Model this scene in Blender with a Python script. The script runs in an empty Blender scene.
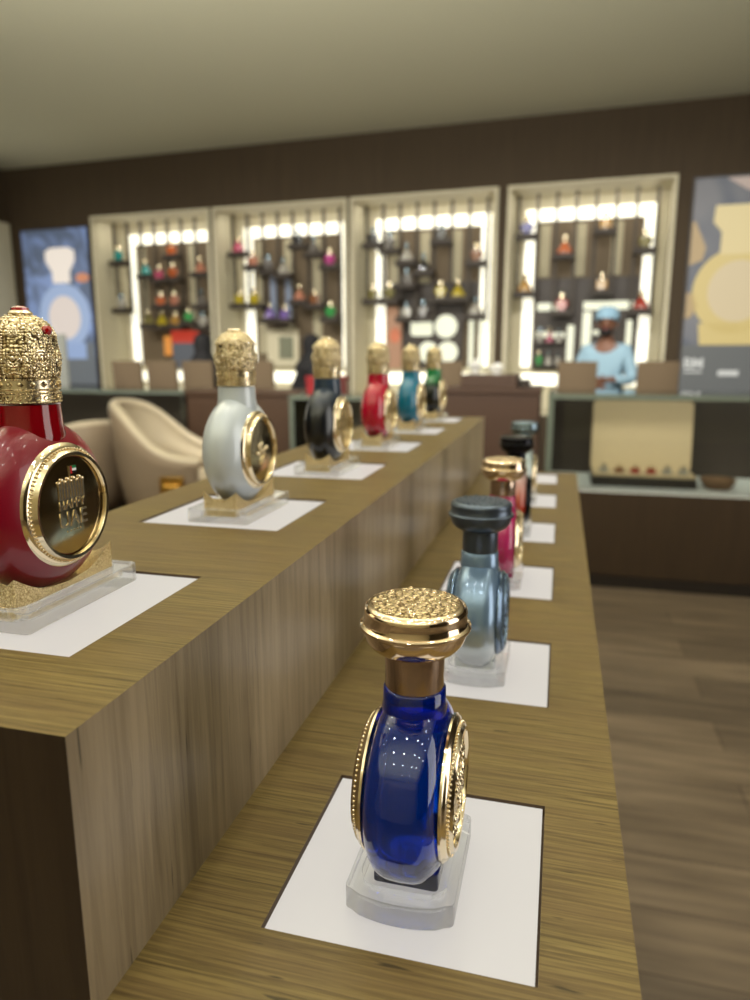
import bpy, bmesh, math, random
from mathutils import Vector, Matrix
random.seed(7)
PI = math.pi
S = bpy.context.scene
COL = S.collection
sin, cos = math.sin, math.cos

# ------------------------------------------------------------------ materials
def lin(c):
    return tuple(((v / 255) / 12.92 if v / 255 <= 0.04045 else ((v / 255 + 0.055) / 1.055) ** 2.4) for v in c) + (1,)

def mat(name, col=(200, 200, 200), rough=0.5, metal=0.0, trans=0.0, ior=1.45, coat=0.0, emit=None, es=1.0, spec=0.5, sheen=0.0):
    m = bpy.data.materials.new(name); m.use_nodes = True
    b = m.node_tree.nodes['Principled BSDF']
    b.inputs['Base Color'].default_value = lin(col)
    b.inputs['Roughness'].default_value = rough
    b.inputs['Metallic'].default_value = metal
    b.inputs['Transmission Weight'].default_value = trans
    b.inputs['IOR'].default_value = ior
    b.inputs['Coat Weight'].default_value = coat
    b.inputs['Coat Roughness'].default_value = 0.05
    b.inputs['Specular IOR Level'].default_value = spec
    b.inputs['Sheen Weight'].default_value = sheen
    if emit:
        b.inputs['Emission Color'].default_value = lin(emit)
        b.inputs['Emission Strength'].default_value = es
    return m

def nodes(m):
    return m.node_tree.nodes, m.node_tree.links, m.node_tree.nodes['Principled BSDF']

def wood(name, c1, c2, c3, scale=(2, 60, 2), rough=0.4, knots=True, bump=0.05, big=(0.8, 10, 0.8), coat=0.0, scratch=None):
    """veneer with long grain; scale says how tightly it repeats along x, y, z"""
    m = mat(name, c1, rough, coat=coat, spec=.3)
    N, L, b = nodes(m)
    tc = N.new('ShaderNodeTexCoord')
    mp = N.new('ShaderNodeMapping'); mp.inputs['Scale'].default_value = scale
    L.new(tc.outputs['Object'], mp.inputs[0])
    n1 = N.new('ShaderNodeTexNoise'); n1.inputs['Scale'].default_value = 1.0; n1.inputs['Detail'].default_value = 6; n1.inputs['Roughness'].default_value = .65; n1.inputs['Distortion'].default_value = .4
    L.new(mp.outputs[0], n1.inputs['Vector'])
    mp2 = N.new('ShaderNodeMapping'); mp2.inputs['Scale'].default_value = big
    L.new(tc.outputs['Object'], mp2.inputs[0])
    n2 = N.new('ShaderNodeTexNoise'); n2.inputs['Scale'].default_value = 1.0; n2.inputs['Detail'].default_value = 3
    L.new(mp2.outputs[0], n2.inputs['Vector'])
    r1 = N.new('ShaderNodeValToRGB')
    r1.color_ramp.elements[0].position = .32; r1.color_ramp.elements[0].color = lin(c2)
    r1.color_ramp.elements[1].position = .62; r1.color_ramp.elements[1].color = lin(c1)
    L.new(n1.outputs['Fac'], r1.inputs[0])
    r2 = N.new('ShaderNodeValToRGB')
    r2.color_ramp.elements[0].position = .35; r2.color_ramp.elements[0].color = (0, 0, 0, 1)
    r2.color_ramp.elements[1].position = .7; r2.color_ramp.elements[1].color = (1, 1, 1, 1)
    L.new(n2.outputs['Fac'], r2.inputs[0])
    mx = N.new('ShaderNodeMix'); mx.data_type = 'RGBA'
    L.new(r2.outputs[0], mx.inputs['Factor']); L.new(r1.outputs[0], mx.inputs['A']); mx.inputs['B'].default_value = lin(c3)
    mulf = N.new('ShaderNodeMath'); mulf.operation = 'MULTIPLY'; mulf.inputs[1].default_value = .55
    L.new(r2.outputs[0], mulf.inputs[0]); L.new(mulf.outputs[0], mx.inputs['Factor'])
    out = mx.outputs['Result']
    if knots:
        mp3 = N.new('ShaderNodeMapping'); mp3.inputs['Scale'].default_value = knots if isinstance(knots, tuple) else (14, 60, 14)
        L.new(tc.outputs['Object'], mp3.inputs[0])
        v = N.new('ShaderNodeTexNoise'); v.inputs['Scale'].default_value = 1; v.inputs['Detail'].default_value = 2
        L.new(mp3.outputs[0], v.inputs['Vector'])
        r3 = N.new('ShaderNodeValToRGB')
        r3.color_ramp.elements[0].position = .70; r3.color_ramp.elements[0].color = (0, 0, 0, 1)
        r3.color_ramp.elements[1].position = .76; r3.color_ramp.elements[1].color = (1, 1, 1, 1)
        L.new(v.outputs['Fac'], r3.inputs[0])
        m2 = N.new('ShaderNodeMix'); m2.data_type = 'RGBA'
        mm = N.new('ShaderNodeMath'); mm.operation = 'MULTIPLY'; mm.inputs[1].default_value = .7
        L.new(r3.outputs[0], mm.inputs[0]); L.new(mm.outputs[0], m2.inputs['Factor'])
        L.new(out, m2.inputs['A']); m2.inputs['B'].default_value = lin(tuple(int(q * .4) for q in c2))
        out = m2.outputs['Result']
    L.new(out, b.inputs['Base Color'])
    bp = N.new('ShaderNodeBump'); bp.inputs['Strength'].default_value = bump; bp.inputs['Distance'].default_value = .002
    L.new(n1.outputs['Fac'], bp.inputs['Height']); L.new(bp.outputs[0], b.inputs['Normal'])
    return m

def engraved(name, col, scale=900, strength=1.0, rough=.25, dark=(60, 42, 20), dist=.0012, kind='F1'):
    """cast metal with filigree relief"""
    m = mat(name, col, rough, 1.0)
    N, L, b = nodes(m)
    tc = N.new('ShaderNodeTexCoord')
    v = N.new('ShaderNodeTexVoronoi'); v.inputs['Scale'].default_value = scale; v.feature = 'DISTANCE_TO_EDGE'
    n = N.new('ShaderNodeTexNoise'); n.inputs['Scale'].default_value = scale * .6; n.inputs['Detail'].default_value = 3; n.inputs['Distortion'].default_value = 2.0
    L.new(tc.outputs['Object'], v.inputs['Vector']); L.new(tc.outputs['Object'], n.inputs['Vector'])
    r = N.new('ShaderNodeValToRGB'); r.color_ramp.elements[0].position = .02; r.color_ramp.elements[1].position = .14
    L.new(v.outputs['Distance'], r.inputs[0])
    ad = N.new('ShaderNodeMath'); ad.operation = 'ADD'
    L.new(r.outputs[0], ad.inputs[0]); L.new(n.outputs['Fac'], ad.inputs[1])
    bp = N.new('ShaderNodeBump'); bp.inputs['Strength'].default_value = strength; bp.inputs['Distance'].default_value = dist
    L.new(ad.outputs[0], bp.inputs['Height']); L.new(bp.outputs[0], b.inputs['Normal'])
    mx = N.new('ShaderNodeMix'); mx.data_type = 'RGBA'
    mx.inputs['A'].default_value = lin(dark); mx.inputs['B'].default_value = lin(col)
    L.new(r.outputs[0], mx.inputs['Factor']); L.new(mx.outputs['Result'], b.inputs['Base Color'])
    return m

def gradient(name, stops, z0, z1, rough=.25, metal=0.0, trans=0.0, coat=.5, ior=1.45):
    """paint that fades from the foot of a bottle to its shoulder (sprayed glass)"""
    m = mat(name, (128, 128, 128), rough, metal, trans, coat=coat, ior=ior)
    N, L, b = nodes(m)
    tc = N.new('ShaderNodeTexCoord'); sx = N.new('ShaderNodeSeparateXYZ'); L.new(tc.outputs['Object'], sx.inputs[0])
    mr = N.new('ShaderNodeMapRange'); mr.inputs['From Min'].default_value = z0; mr.inputs['From Max'].default_value = z1
    L.new(sx.outputs['Z'], mr.inputs['Value'])
    r = N.new('ShaderNodeValToRGB')
    while len(r.color_ramp.elements) < len(stops): r.color_ramp.elements.new(.5)
    for i, (p, c) in enumerate(stops):
        r.color_ramp.elements[i].position = p; r.color_ramp.elements[i].color = lin(c)
    L.new(mr.outputs[0], r.inputs[0]); L.new(r.outputs[0], b.inputs['Base Color'])
    return m

M = {}
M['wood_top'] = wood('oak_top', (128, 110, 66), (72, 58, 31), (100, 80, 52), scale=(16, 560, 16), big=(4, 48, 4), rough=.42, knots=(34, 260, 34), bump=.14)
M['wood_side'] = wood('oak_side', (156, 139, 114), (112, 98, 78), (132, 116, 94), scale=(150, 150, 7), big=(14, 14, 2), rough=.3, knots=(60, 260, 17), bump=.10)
M['wood_front_shaded'] = wood('oak_front_shaded', (62, 49, 36), (44, 33, 24), (52, 40, 29), scale=(120, 120, 6), big=(14, 14, 2), rough=.45, knots=(90, 90, 14), bump=.10)  # same oak, darker: shade on the front face is put into the colour
M['reveal'] = mat('reveal', (84, 66, 46), .6)
M['panel_white'] = mat('panel_white', (110, 109, 109), .3, emit=(255, 249, 244), es=.50)
M['wall_dark'] = wood('dark_wall', (66, 54, 38), (56, 45, 32), (60, 49, 34), scale=(30, 30, 1.5), big=(3, 3, .5), rough=.75, knots=False, bump=.02)
M['ceiling'] = mat('ceiling_paint', (194, 191, 166), .9)
M['cream_wall'] = mat('cream_wall', (196, 186, 156), .8)
M['niche'] = mat('niche_cream', (190, 182, 156), .7)
M['led'] = mat('led', (255, 255, 245), .5, emit=(255, 250, 226), es=1.0)
M['rod'] = mat('rod', (50, 40, 28), .6)
M['shelf'] = mat('shelf', (42, 32, 22), .6)
M['brown'] = mat('brown_cabinet', (70, 50, 36), .5)
M['dbrown'] = mat('dark_brown', (44, 34, 26), .5)
M['base_brown'] = wood('case_base', (62, 48, 34), (54, 42, 30), (58, 45, 32), scale=(40, 40, 3), big=(3, 3, .5), rough=.5, knots=False, bump=.02)
M['gold'] = mat('gold', (240, 224, 192), .13, 1.0)
M['gold_soft'] = mat('gold_soft', (240, 226, 196), .26, 1.0)
M['rose'] = mat('rose_gold', (238, 216, 186), .10, 1.0)
M['bronze'] = mat('bronze_collar', (190, 168, 150), .18, 1.0)
M['dark_mirror'] = mat('dark_gold_mirror', (224, 206, 166), .10, 1.0)
M['filigree'] = engraved('gold_filigree', (238, 216, 168), 420, 1.0, .28, dark=(110, 84, 50))
M['crown_gold'] = engraved('crown_gold', (238, 222, 190), 300, .6, .26, dark=(158, 136, 102))
def beaded(name, col, dark, scale):
    m = mat(name, col, .24, 1.0); N, L, b = nodes(m)
    tc = N.new('ShaderNodeTexCoord'); v = N.new('ShaderNodeTexVoronoi'); v.inputs['Scale'].default_value = scale; v.inputs['Randomness'].default_value = .55
    L.new(tc.outputs['Object'], v.inputs['Vector'])
    inv = N.new('ShaderNodeMath'); inv.operation = 'SUBTRACT'; inv.inputs[0].default_value = 1; L.new(v.outputs['Distance'], inv.inputs[1])
    bp = N.new('ShaderNodeBump'); bp.inputs['Strength'].default_value = .9; bp.inputs['Distance'].default_value = .0009
    L.new(inv.outputs[0], bp.inputs['Height']); L.new(bp.outputs[0], b.inputs['Normal'])
    r = N.new('ShaderNodeValToRGB'); r.color_ramp.elements[0].position = .45; r.color_ramp.elements[0].color = lin(col); r.color_ramp.elements[1].position = .75; r.color_ramp.elements[1].color = lin(dark)
    L.new(v.outputs['Distance'], r.inputs[0]); L.new(r.outputs[0], b.inputs['Base Color'])
    return m
M['crown_gold'] = beaded('crown_gold', (236, 218, 178), (104, 80, 46), 560)
M['foot_gold'] = engraved('foot_gold', (246, 226, 176), 700, .7, .32, dark=(196, 164, 108))
M['relief'] = engraved('relief_gold', (232, 208, 156), 300, 1.0, .22, dark=(130, 104, 66))
M['steel_dark'] = mat('gunmetal', (88, 98, 112), .30, .75)
M['steel_relief'] = engraved('gunmetal_relief', (104, 116, 132), 420, .8, .3, dark=(50, 58, 68))
M['steel_blue'] = mat('steel_blue', (112, 132, 156), .25, .8)
M['black_metal'] = mat('black_metal', (26, 26, 30), .15, .8)
M['silver_cap'] = mat('silver_blue_cap', (128, 146, 158), .22, 1.0)
M['gem'] = mat('ruby', (190, 8, 20), .05, 0, .3, 1.7, coat=1)
def acrylic_mat():
    m = mat('acrylic', (250, 252, 250), .03, 0, 1.0, 1.45); N, L, b = nodes(m)
    t = N.new('ShaderNodeBsdfTransparent'); t.inputs[0].default_value = (.985, .99, .985, 1); mx = N.new('ShaderNodeMixShader'); mx.inputs[0].default_value = .55
    L.new(t.outputs[0], mx.inputs[1]); L.new(b.outputs[0], mx.inputs[2]); L.new(mx.outputs[0], N['Material Output'].inputs[0])
    return m
M['acrylic'] = acrylic_mat()
def thin_glass(name, col, refl=.10):
    m = bpy.data.materials.new(name); m.use_nodes = True; N = m.node_tree.nodes; L = m.node_tree.links; N.clear()
    o = N.new('ShaderNodeOutputMaterial'); mx = N.new('ShaderNodeMixShader'); t = N.new('ShaderNodeBsdfTransparent'); g_ = N.new('ShaderNodeBsdfGlossy'); fz = N.new('ShaderNodeFresnel'); fz.inputs[0].default_value = 1.35
    t.inputs[0].default_value = lin(col); g_.inputs['Roughness'].default_value = .03
    ad = N.new('ShaderNodeMath'); ad.operation = 'ADD'; ad.inputs[1].default_value = refl - .02; ad.use_clamp = True
    L.new(fz.outputs[0], ad.inputs[0]); L.new(ad.outputs[0], mx.inputs[0]); L.new(t.outputs[0], mx.inputs[1]); L.new(g_.outputs[0], mx.inputs[2]); L.new(mx.outputs[0], o.inputs[0])
    return m
M['glass'] = thin_glass('case_glass', (250, 252, 250), .03)
M['case_top'] = thin_glass('case_top', (246, 250, 248), .06)
M['red_glass'] = mat('frosted_red_glass', (140, 8, 36), .30, 0, .25, coat=.4)
M['red_neck'] = mat('clear_red_glass', (150, 4, 20), .08, 0, .35, coat=.6)
M['pearl'] = mat('pearl_glass', (200, 208, 216), .3, .1, 0, coat=.6)
M['black_glass'] = gradient('black_glass', [(0, (10, 12, 16)), (.6, (12, 16, 24)), (1, (44, 62, 84))], .03, .10, .3)
M['crimson_glass'] = mat('crimson_glass', (190, 14, 52), .2, 0, .15, coat=.6)
M['teal_glass'] = mat('teal_glass', (8, 122, 160), .25, 0, .2, coat=.6)
M['green_glass'] = gradient('green_glass', [(0, (6, 10, 10)), (.55, (6, 18, 14)), (.8, (10, 110, 60)), (1, (16, 130, 70))], .03, .10, .25)
M['blue_glass'] = mat('blue_glass', (0, 58, 205), .0, 0, .85, 1.4, coat=.5)
M['blue_dark'] = mat('blue_liquid', (3, 14, 120), .06, 0, .75, 1.42, coat=.5)
M['mist'] = gradient('mist_glass', [(0, (220, 224, 228)), (.28, (196, 206, 214)), (.55, (122, 148, 176)), (1, (120, 146, 176))], .004, .09, .22, .45)
M['pink'] = mat('pink_glass', (208, 50, 120), .12, 0, .4, coat=.6)
M['ember'] = gradient('ember_glass', [(0, (20, 10, 10)), (.28, (30, 10, 10)), (.42, (190, 60, 36)), (.62, (206, 120, 100)), (1, (206, 190, 186))], .004, .09, .15, 0, .2)
M['clear_silver'] = gradient('silver_glass', [(0, (90, 104, 112)), (.4, (196, 204, 200)), (1, (160, 176, 178))], .004, .09, .15, .4)
M['leather'] = mat('cream_leather', (204, 190, 166), .45)
M['leather_back'] = mat('taupe_leather', (150, 132, 112), .5)
M['chair_tan'] = mat('tan_fabric', (98, 82, 62), .85)
M['dark_leg'] = mat('dark_leg', (34, 28, 24), .4)
M['brass'] = mat('brass', (206, 164, 84), .18, 1.0)
M['box_beige'] = mat('beige_suede', (184, 164, 130), .8)
M['box_black'] = mat('box_black', (24, 20, 18), .4)
M['white_gloss'] = mat('white_gloss', (222, 226, 224), .3)
M['tissue'] = mat('tissue', (226, 224, 222), .8)
M['red_box'] = mat('red_box', (140, 22, 30), .5)
M['skin'] = mat('skin', (110, 72, 52), .55)
M['robe'] = mat('pale_blue_robe', (132, 160, 176), .8)
M['cap_blue'] = mat('pale_blue_cap', (128, 160, 180), .8)
M['abaya'] = mat('black_robe', (16, 14, 16), .8)
M['hair'] = mat('dark_hair', (20, 16, 14), .6)
M['wicker'] = wood('wicker', (120, 92, 66), (80, 58, 40), (100, 76, 52), scale=(60, 60, 60), rough=.7, knots=False, bump=.5)
M['grey_panel'] = mat('grey_panel', (150, 152, 146), .5)
M['slat_light'] = mat('slat_light', (160, 152, 126), .7)
M['slat_back'] = mat('slat_back', (92, 78, 58), .7)
M['edge'] = mat('glass_edge', (104, 112, 102), .25, 0, 0, coat=.6)
M['metal_edge'] = mat('metal_edge', (170, 178, 174), .25, 1.0)

# floor planks
def floor_mat():
    m = mat('floor_planks', (118, 98, 78), .42)
    N, L, b = nodes(m)
    tc = N.new('ShaderNodeTexCoord')
    br = N.new('ShaderNodeTexBrick'); br.inputs['Scale'].default_value = 1
    br.inputs['Brick Width'].default_value = 1.15; br.inputs['Row Height'].default_value = .19
    br.inputs['Mortar Size'].default_value = .0018; br.inputs['Bias'].default_value = -.1
    br.inputs['Color1'].default_value = lin((122, 108, 90)); br.inputs['Color2'].default_value = lin((90, 79, 66)); br.inputs['Mortar'].default_value = lin((58, 46, 36))
    L.new(tc.outputs['Object'], br.inputs['Vector'])
    mp = N.new('ShaderNodeMapping'); mp.inputs['Scale'].default_value = (2.2, 22, 1)
    L.new(tc.outputs['Object'], mp.inputs[0])
    n = N.new('ShaderNodeTexNoise'); n.inputs['Scale'].default_value = 1; n.inputs['Detail'].default_value = 5
    L.new(mp.outputs[0], n.inputs['Vector'])
    r = N.new('ShaderNodeValToRGB'); r.color_ramp.elements[0].position = .3; r.color_ramp.elements[0].color = (.55, .52, .5, 1); r.color_ramp.elements[1].position = .7; r.color_ramp.elements[1].color = (1.15, 1.12, 1.08, 1)
    L.new(n.outputs['Fac'], r.inputs[0])
    mx = N.new('ShaderNodeMix'); mx.data_type = 'RGBA'; mx.blend_type = 'MULTIPLY'; mx.inputs['Factor'].default_value = 1
    L.new(br.outputs['Color'], mx.inputs['A']); L.new(r.outputs[0], mx.inputs['B'])
    L.new(mx.outputs['Result'], b.inputs['Base Color'])
    return m
M['floor'] = floor_mat()

# ------------------------------------------------------------------ mesh builder
class MB:
    def __init__(s): s.v = []; s.f = []; s.mi = []; s.cur = 0
    def add(s, vs, fs):
        o = len(s.v); s.v += [tuple(v) for v in vs]
        for f in fs: s.f.append(tuple(i + o for i in f)); s.mi.append(s.cur)
        return s
    def box(s, x0, x1, y0, y1, z0, z1, m=None):
        vs = [Vector(p) for p in ((x0, y0, z0), (x1, y0, z0), (x1, y1, z0), (x0, y1, z0), (x0, y0, z1), (x1, y0, z1), (x1, y1, z1), (x0, y1, z1))]
        if m is not None: vs = [m @ v for v in vs]
        return s.add(vs, [(0, 3, 2, 1), (4, 5, 6, 7), (0, 1, 5, 4), (1, 2, 6, 5), (2, 3, 7, 6), (3, 0, 4, 7)])
    def lathe(s, prof, seg=48, m=None, fn=None):
        """profile of (radius, z) turned about z; fn(theta, r, z) may return a new radius"""
        vs = []; fs = []; rows = []
        for (r, z) in prof:
            if r < 1e-7:
                rows.append([len(vs)]); vs.append(Vector((0, 0, z)))
            else:
                row = []
                for k in range(seg):
                    t = 2 * PI * k / seg; rr = fn(t, r, z) if fn else r
                    row.append(len(vs)); vs.append(Vector((rr * cos(t), rr * sin(t), z)))
                rows.append(row)
        for a, b in zip(rows, rows[1:]):
            for k in range(seg):
                k2 = (k + 1) % seg
                if len(a) == 1 and len(b) == 1: break
                if len(a) == 1: fs.append((a[0], b[k2], b[k]))
                elif len(b) == 1: fs.append((a[k], a[k2], b[0]))
                else: fs.append((a[k], a[k2], b[k2], b[k]))
        if m is not None: vs = [m @ v for v in vs]
        return s.add(vs, fs)
    def sphere(s, c, r, seg=8, rings=5, sc=(1, 1, 1), m=None):
        M0 = Matrix.Translation(c) @ Matrix.Diagonal((sc[0], sc[1], sc[2], 1))
        if m is not None: M0 = m @ M0
        return s.lathe([(r * sin(PI * i / rings) if 0 < i < rings else 0, -r * cos(PI * i / rings)) for i in range(rings + 1)], seg, M0)
    def tube(s, pts, r, seg=8, closed=False, m=None):
        pts = [Vector(p) for p in pts]; n = len(pts); vs = []; fs = []
        for i, p in enumerate(pts):
            if closed: d = pts[(i + 1) % n] - pts[i - 1]
            else: d = pts[min(i + 1, n - 1)] - pts[max(i - 1, 0)]
            d.normalize(); up = Vector((0, 0, 1)) if abs(d.z) < .9 else Vector((1, 0, 0))
            a = d.cross(up).normalized(); b = a.cross(d)
            rr = r[i] if isinstance(r, (list, tuple)) else r
            for k in range(seg):
                t = 2 * PI * k / seg; vs.append(p + a * rr * cos(t) + b * rr * sin(t))
        for i in range(n if closed else n - 1):
            j = (i + 1) % n
            for k in range(seg):
                k2 = (k + 1) % seg; fs.append((i * seg + k, i * seg + k2, j * seg + k2, j * seg + k))
        if not closed: fs += [tuple(range(seg - 1, -1, -1)), tuple((n - 1) * seg + k for k in range(seg))]
        if m is not None: vs = [m @ v for v in vs]
        return s.add(vs, fs)
    def prism(s, poly, z0, z1, m=None):
        n = len(poly); vs = [Vector((x, y, z0)) for x, y in poly] + [Vector((x, y, z1)) for x, y in poly]
        fs = [tuple(range(n - 1, -1, -1)), tuple(range(n, 2 * n))] + [(k, (k + 1) % n, n + (k + 1) % n, n + k) for k in range(n)]
        if m is not None: vs = [m @ v for v in vs]
        return s.add(vs, fs)
    def build(s, name, mats, parent=None, smooth=35, bevel=0, loc=None, rz=None):
        me = bpy.data.meshes.new(name); me.from_pydata(s.v, [], s.f)
        bm = bmesh.new(); bm.from_mesh(me); bmesh.ops.recalc_face_normals(bm, faces=bm.faces); bm.to_mesh(me); bm.free()
        if not isinstance(mats, (list, tuple)): mats = [mats]
        for q in mats: me.materials.append(q)
        if len(mats) > 1:
            for p, i in zip(me.polygons, s.mi): p.material_index = i
        if smooth:
            for p in me.polygons: p.use_smooth = True
            me.set_sharp_from_angle(angle=math.radians(smooth))
        o = bpy.data.objects.new(name, me); COL.objects.link(o)
        if parent: o.parent = parent
        if bevel:
            b = o.modifiers.new('bevel', 'BEVEL'); b.width = bevel; b.segments = 2; b.limit_method = 'ANGLE'; b.angle_limit = .6
        if loc is not None: o.location = loc
        if rz is not None: o.rotation_euler = (0, 0, rz)
        return o

def tag(o, label=None, cat=None, group=None, kind=None):
    if label: o['label'] = label
    if cat: o['category'] = cat
    if group: o['group'] = group
    if kind: o['kind'] = kind
    return o

def empty(name, loc, rz=0, label=None, cat=None, group=None):
    o = bpy.data.objects.new(name, None); COL.objects.link(o); o.location = loc; o.rotation_euler = (0, 0, rz)
    o.empty_display_size = .05
    return tag(o, label, cat, group)

def copy_tree(o, parent=None):
    c = o.copy(); COL.objects.link(c); c.parent = parent
    for ch in list(o.children): copy_tree(ch, c)
    return c

def rrect(w, d, r, n=6, bulge=0):
    """rounded rectangle outline; bulge pushes the two short ends outward"""
    pts = []
    for cx, cy, a0 in ((w - r, d - r, 0), (-w + r, d - r, PI / 2), (-w + r, -d + r, PI), (w - r, -d + r, 1.5 * PI)):
        for k in range(n + 1):
            a = a0 + PI / 2 * k / n; pts.append((cx + r * cos(a), cy + r * sin(a)))
    if bulge:
        out = []
        for i, (x, y) in enumerate(pts):
            out.append((x, y))
            x2, y2 = pts[(i + 1) % len(pts)]
            if abs(x2 - x) > w * .5:
                for k in range(1, 10):
                    t = k / 10; xx = x + (x2 - x) * t
                    out.append((xx, y + (1 if y > 0 else -1) * bulge * (1 - (xx / w) ** 2)))
        pts = out
    return pts

def text_mesh(body, size, depth, m, name, material, parent, bold=0):
    cu = bpy.data.curves.new('letters', 'FONT'); cu.body = body; cu.size = size; cu.extrude = depth; cu.align_x = 'CENTER'; cu.offset = bold
    to = bpy.data.objects.new('letters', cu); COL.objects.link(to)
    dg = bpy.context.evaluated_depsgraph_get(); dg.update()
    me = bpy.data.meshes.new_from_object(to.evaluated_get(dg))
    bpy.data.objects.remove(to)
    me.transform(m); me.materials.clear(); me.materials.append(material)
    o = bpy.data.objects.new(name, me); COL.objects.link(o); o.parent = parent
    return o

RX = Matrix.Rotation(PI / 2, 4, 'Y')        # z axis -> x axis

# ------------------------------------------------------------------ camera
PITCH, YAW = math.radians(11.467), math.radians(14.671)
cam = bpy.data.cameras.new('camera'); co = bpy.data.objects.new('camera', cam); COL.objects.link(co)
cam.sensor_fit = 'VERTICAL'; cam.sensor_height = 36; cam.lens = 25.2
co.location = (0, 0, 1.25); co.rotation_euler = (PI / 2 - PITCH, 0, YAW)
cam.clip_start = .01; cam.clip_end = 60
cam.dof.use_dof = True; cam.dof.focus_distance = .33; cam.dof.aperture_fstop = 7.5
S.camera = co

# ------------------------------------------------------------------ setting
WD = 6.8
wang = math.radians(-3.25)
E_ = Vector((cos(wang), sin(wang), 0)); N_ = Vector((-sin(wang), cos(wang), 0))
CEIL = 3.335
def wpt(s, dep, z=0): return E_ * s + N_ * (WD + dep) + Vector((0, 0, z))
W0 = wpt(0, 0)
NICHE = [(-5.49, -4.005), (-3.97, -2.485), (-2.452, -1.017), (-.935, .489)]
NZ0, NZ1, ND = .72, 2.77, .5

mb = MB().box(-9, 5, -4, 9, -.1, 0); tag(mb.build('floor', M['floor'], smooth=0), kind='structure')
mb = MB().box(-9, 5, -4, 9, CEIL, CEIL + .1); tag(mb.build('ceiling', M['ceiling'], smooth=0), kind='structure')
mb = MB()
mb.box(-6.62, 3.4, 0, .7, NZ1, CEIL)
mb.box(-6.62, 3.4, 0, .7, 0, NZ0)
xs = [-6.62] + [v for n in NICHE for v in n] + [3.4]
for i in range(0, len(xs), 2): mb.box(xs[i], xs[i + 1], 0, .7, NZ0, NZ1)
tag(mb.build('wall_back', M['wall_dark'], smooth=0, loc=W0, rz=wang), kind='structure')
mb = MB().box(-.15, 0, -10.6, .0, 0, CEIL)
tag(mb.build('wall_left', M['wall_dark'], smooth=0, loc=wpt(-6.62, 0), rz=wang), kind='structure')
mb = MB().box(0, .15, -10.6, .0, 0, CEIL)
tag(mb.build('wall_right', M['wall_dark'], smooth=0, loc=wpt(3.4, 0), rz=wang), kind='structure')
mb = MB().box(-9, 5, -3.7, -3.5, 0, CEIL)
tag(mb.build('wall_front', M['cream_wall'], smooth=0), kind='structure')

# ------------------------------------------------------------------ niches along the back wall
NNAMES = ['far left display niche', 'second display niche from the left', 'third display niche from the left', 'display niche behind the person in pale blue']
MC = {}
def gm(c, tr=.3):
    if c not in MC: MC[c] = mat('small_glass', tuple(int(v * .8) for v in c), .2, 0, tr, coat=.5)
    return MC[c]
CN = {'teal': (40, 180, 175), 'orange': (235, 120, 60), 'peach': (225, 150, 120), 'pink': (230, 90, 130), 'amber': (214, 160, 70), 'clear': (212, 206, 190),
      'grey': (130, 124, 118), 'yellow': (225, 200, 50), 'magenta': (225, 60, 160), 'green': (80, 190, 100), 'violet': (150, 120, 205), 'dark': (50, 50, 52),
      'olive': (150, 140, 80), 'blue': (110, 110, 190), 'red': (205, 70, 50), 'bronze': (170, 110, 70)}
RACKS = [
 [(0, 2.33, 'teal'), (2, 2.17, 'teal'), (3, 2.12, 'pink'), (4, 2.13, 'orange'), (6, 2.17, 'peach'), (4, 2.37, 'orange'), (0, 1.81, 'clear'), (2, 1.63, 'olive'), (3, 1.84, 'orange'), (4, 1.83, 'peach'), (6, 1.83, 'grey'), (5, 1.66, 'green'), (6, 1.60, 'clear'), (3, 1.62, 'yellow'), (4, 1.62, 'amber')],
 [(0, 2.36, 'pink'), (1, 2.22, 'peach'), (2, 2.16, 'grey'), (3, 2.12, 'clear'), (4, 2.41, 'dark'), (6, 2.19, 'magenta'), (5, 2.32, 'grey'), (0, 1.83, 'yellow'), (1, 1.82, 'yellow'), (4, 1.85, 'peach'), (5, 1.81, 'bronze'), (6, 1.67, 'green'), (2, 1.67, 'violet'), (3, 1.66, 'violet')],
 [(0, 2.38, 'dark'), (1, 2.32, 'grey'), (2, 2.20, 'clear'), (4, 2.38, 'dark'), (6, 2.17, 'bronze'), (3, 2.10, 'dark'), (0, 1.84, 'olive'), (4, 1.84, 'yellow'), (5, 1.84, 'yellow'), (2, 1.66, 'clear'), (3, 1.66, 'grey'), (6, 1.67, 'clear'), (2, 1.98, 'grey'), (1, 1.84, 'olive')],
 [(0, 2.39, 'blue'), (2, 2.20, 'orange'), (4, 2.40, 'amber'), (6, 2.22, 'olive'), (0, 1.87, 'amber'), (4, 1.87, 'amber'), (2, 1.69, 'red'), (6, 1.69, 'red')]]

def small_bottle_mesh(colour, kind):
    mb = MB()
    if kind == 0:                                    # disc flask with dome cap
        mb.lathe([(0, -.022), (.034, -.022), (.047, -.012), (.05, 0), (.047, .012), (.034, .022), (0, .022)], 20, Matrix.Translation((0, 0, .058)) @ Matrix.Rotation(PI / 2, 4, 'X'))
        mb.box(-.03, .03, -.018, .018, 0, .02)
        mb.cur = 1
        mb.lathe([(.014, .1), (.014, .118), (.024, .124), (.026, .14), (.018, .158), (0, .165)], 14)
    elif kind == 1:                                  # pyramid flask with round stopper
        mb.lathe([(0, 0), (.055, 0), (.058, .012), (.044, .05), (.02, .09), (.013, .105), (0, .106)], 6)
        mb.cur = 1
        mb.lathe([(.012, .104), (.014, .118), (0, .119)], 12); mb.sphere((0, 0, .138), .022, 12, 8)
    else:                                            # block flask with mushroom cap
        mb.prism(rrect(.042, .022, .01, 3), 0, .085)
        mb.cur = 1
        mb.lathe([(.011, .085), (.011, .112), (.026, .122), (.027, .136), (0, .142)], 14)
    return mb
SMALL = {}
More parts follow.
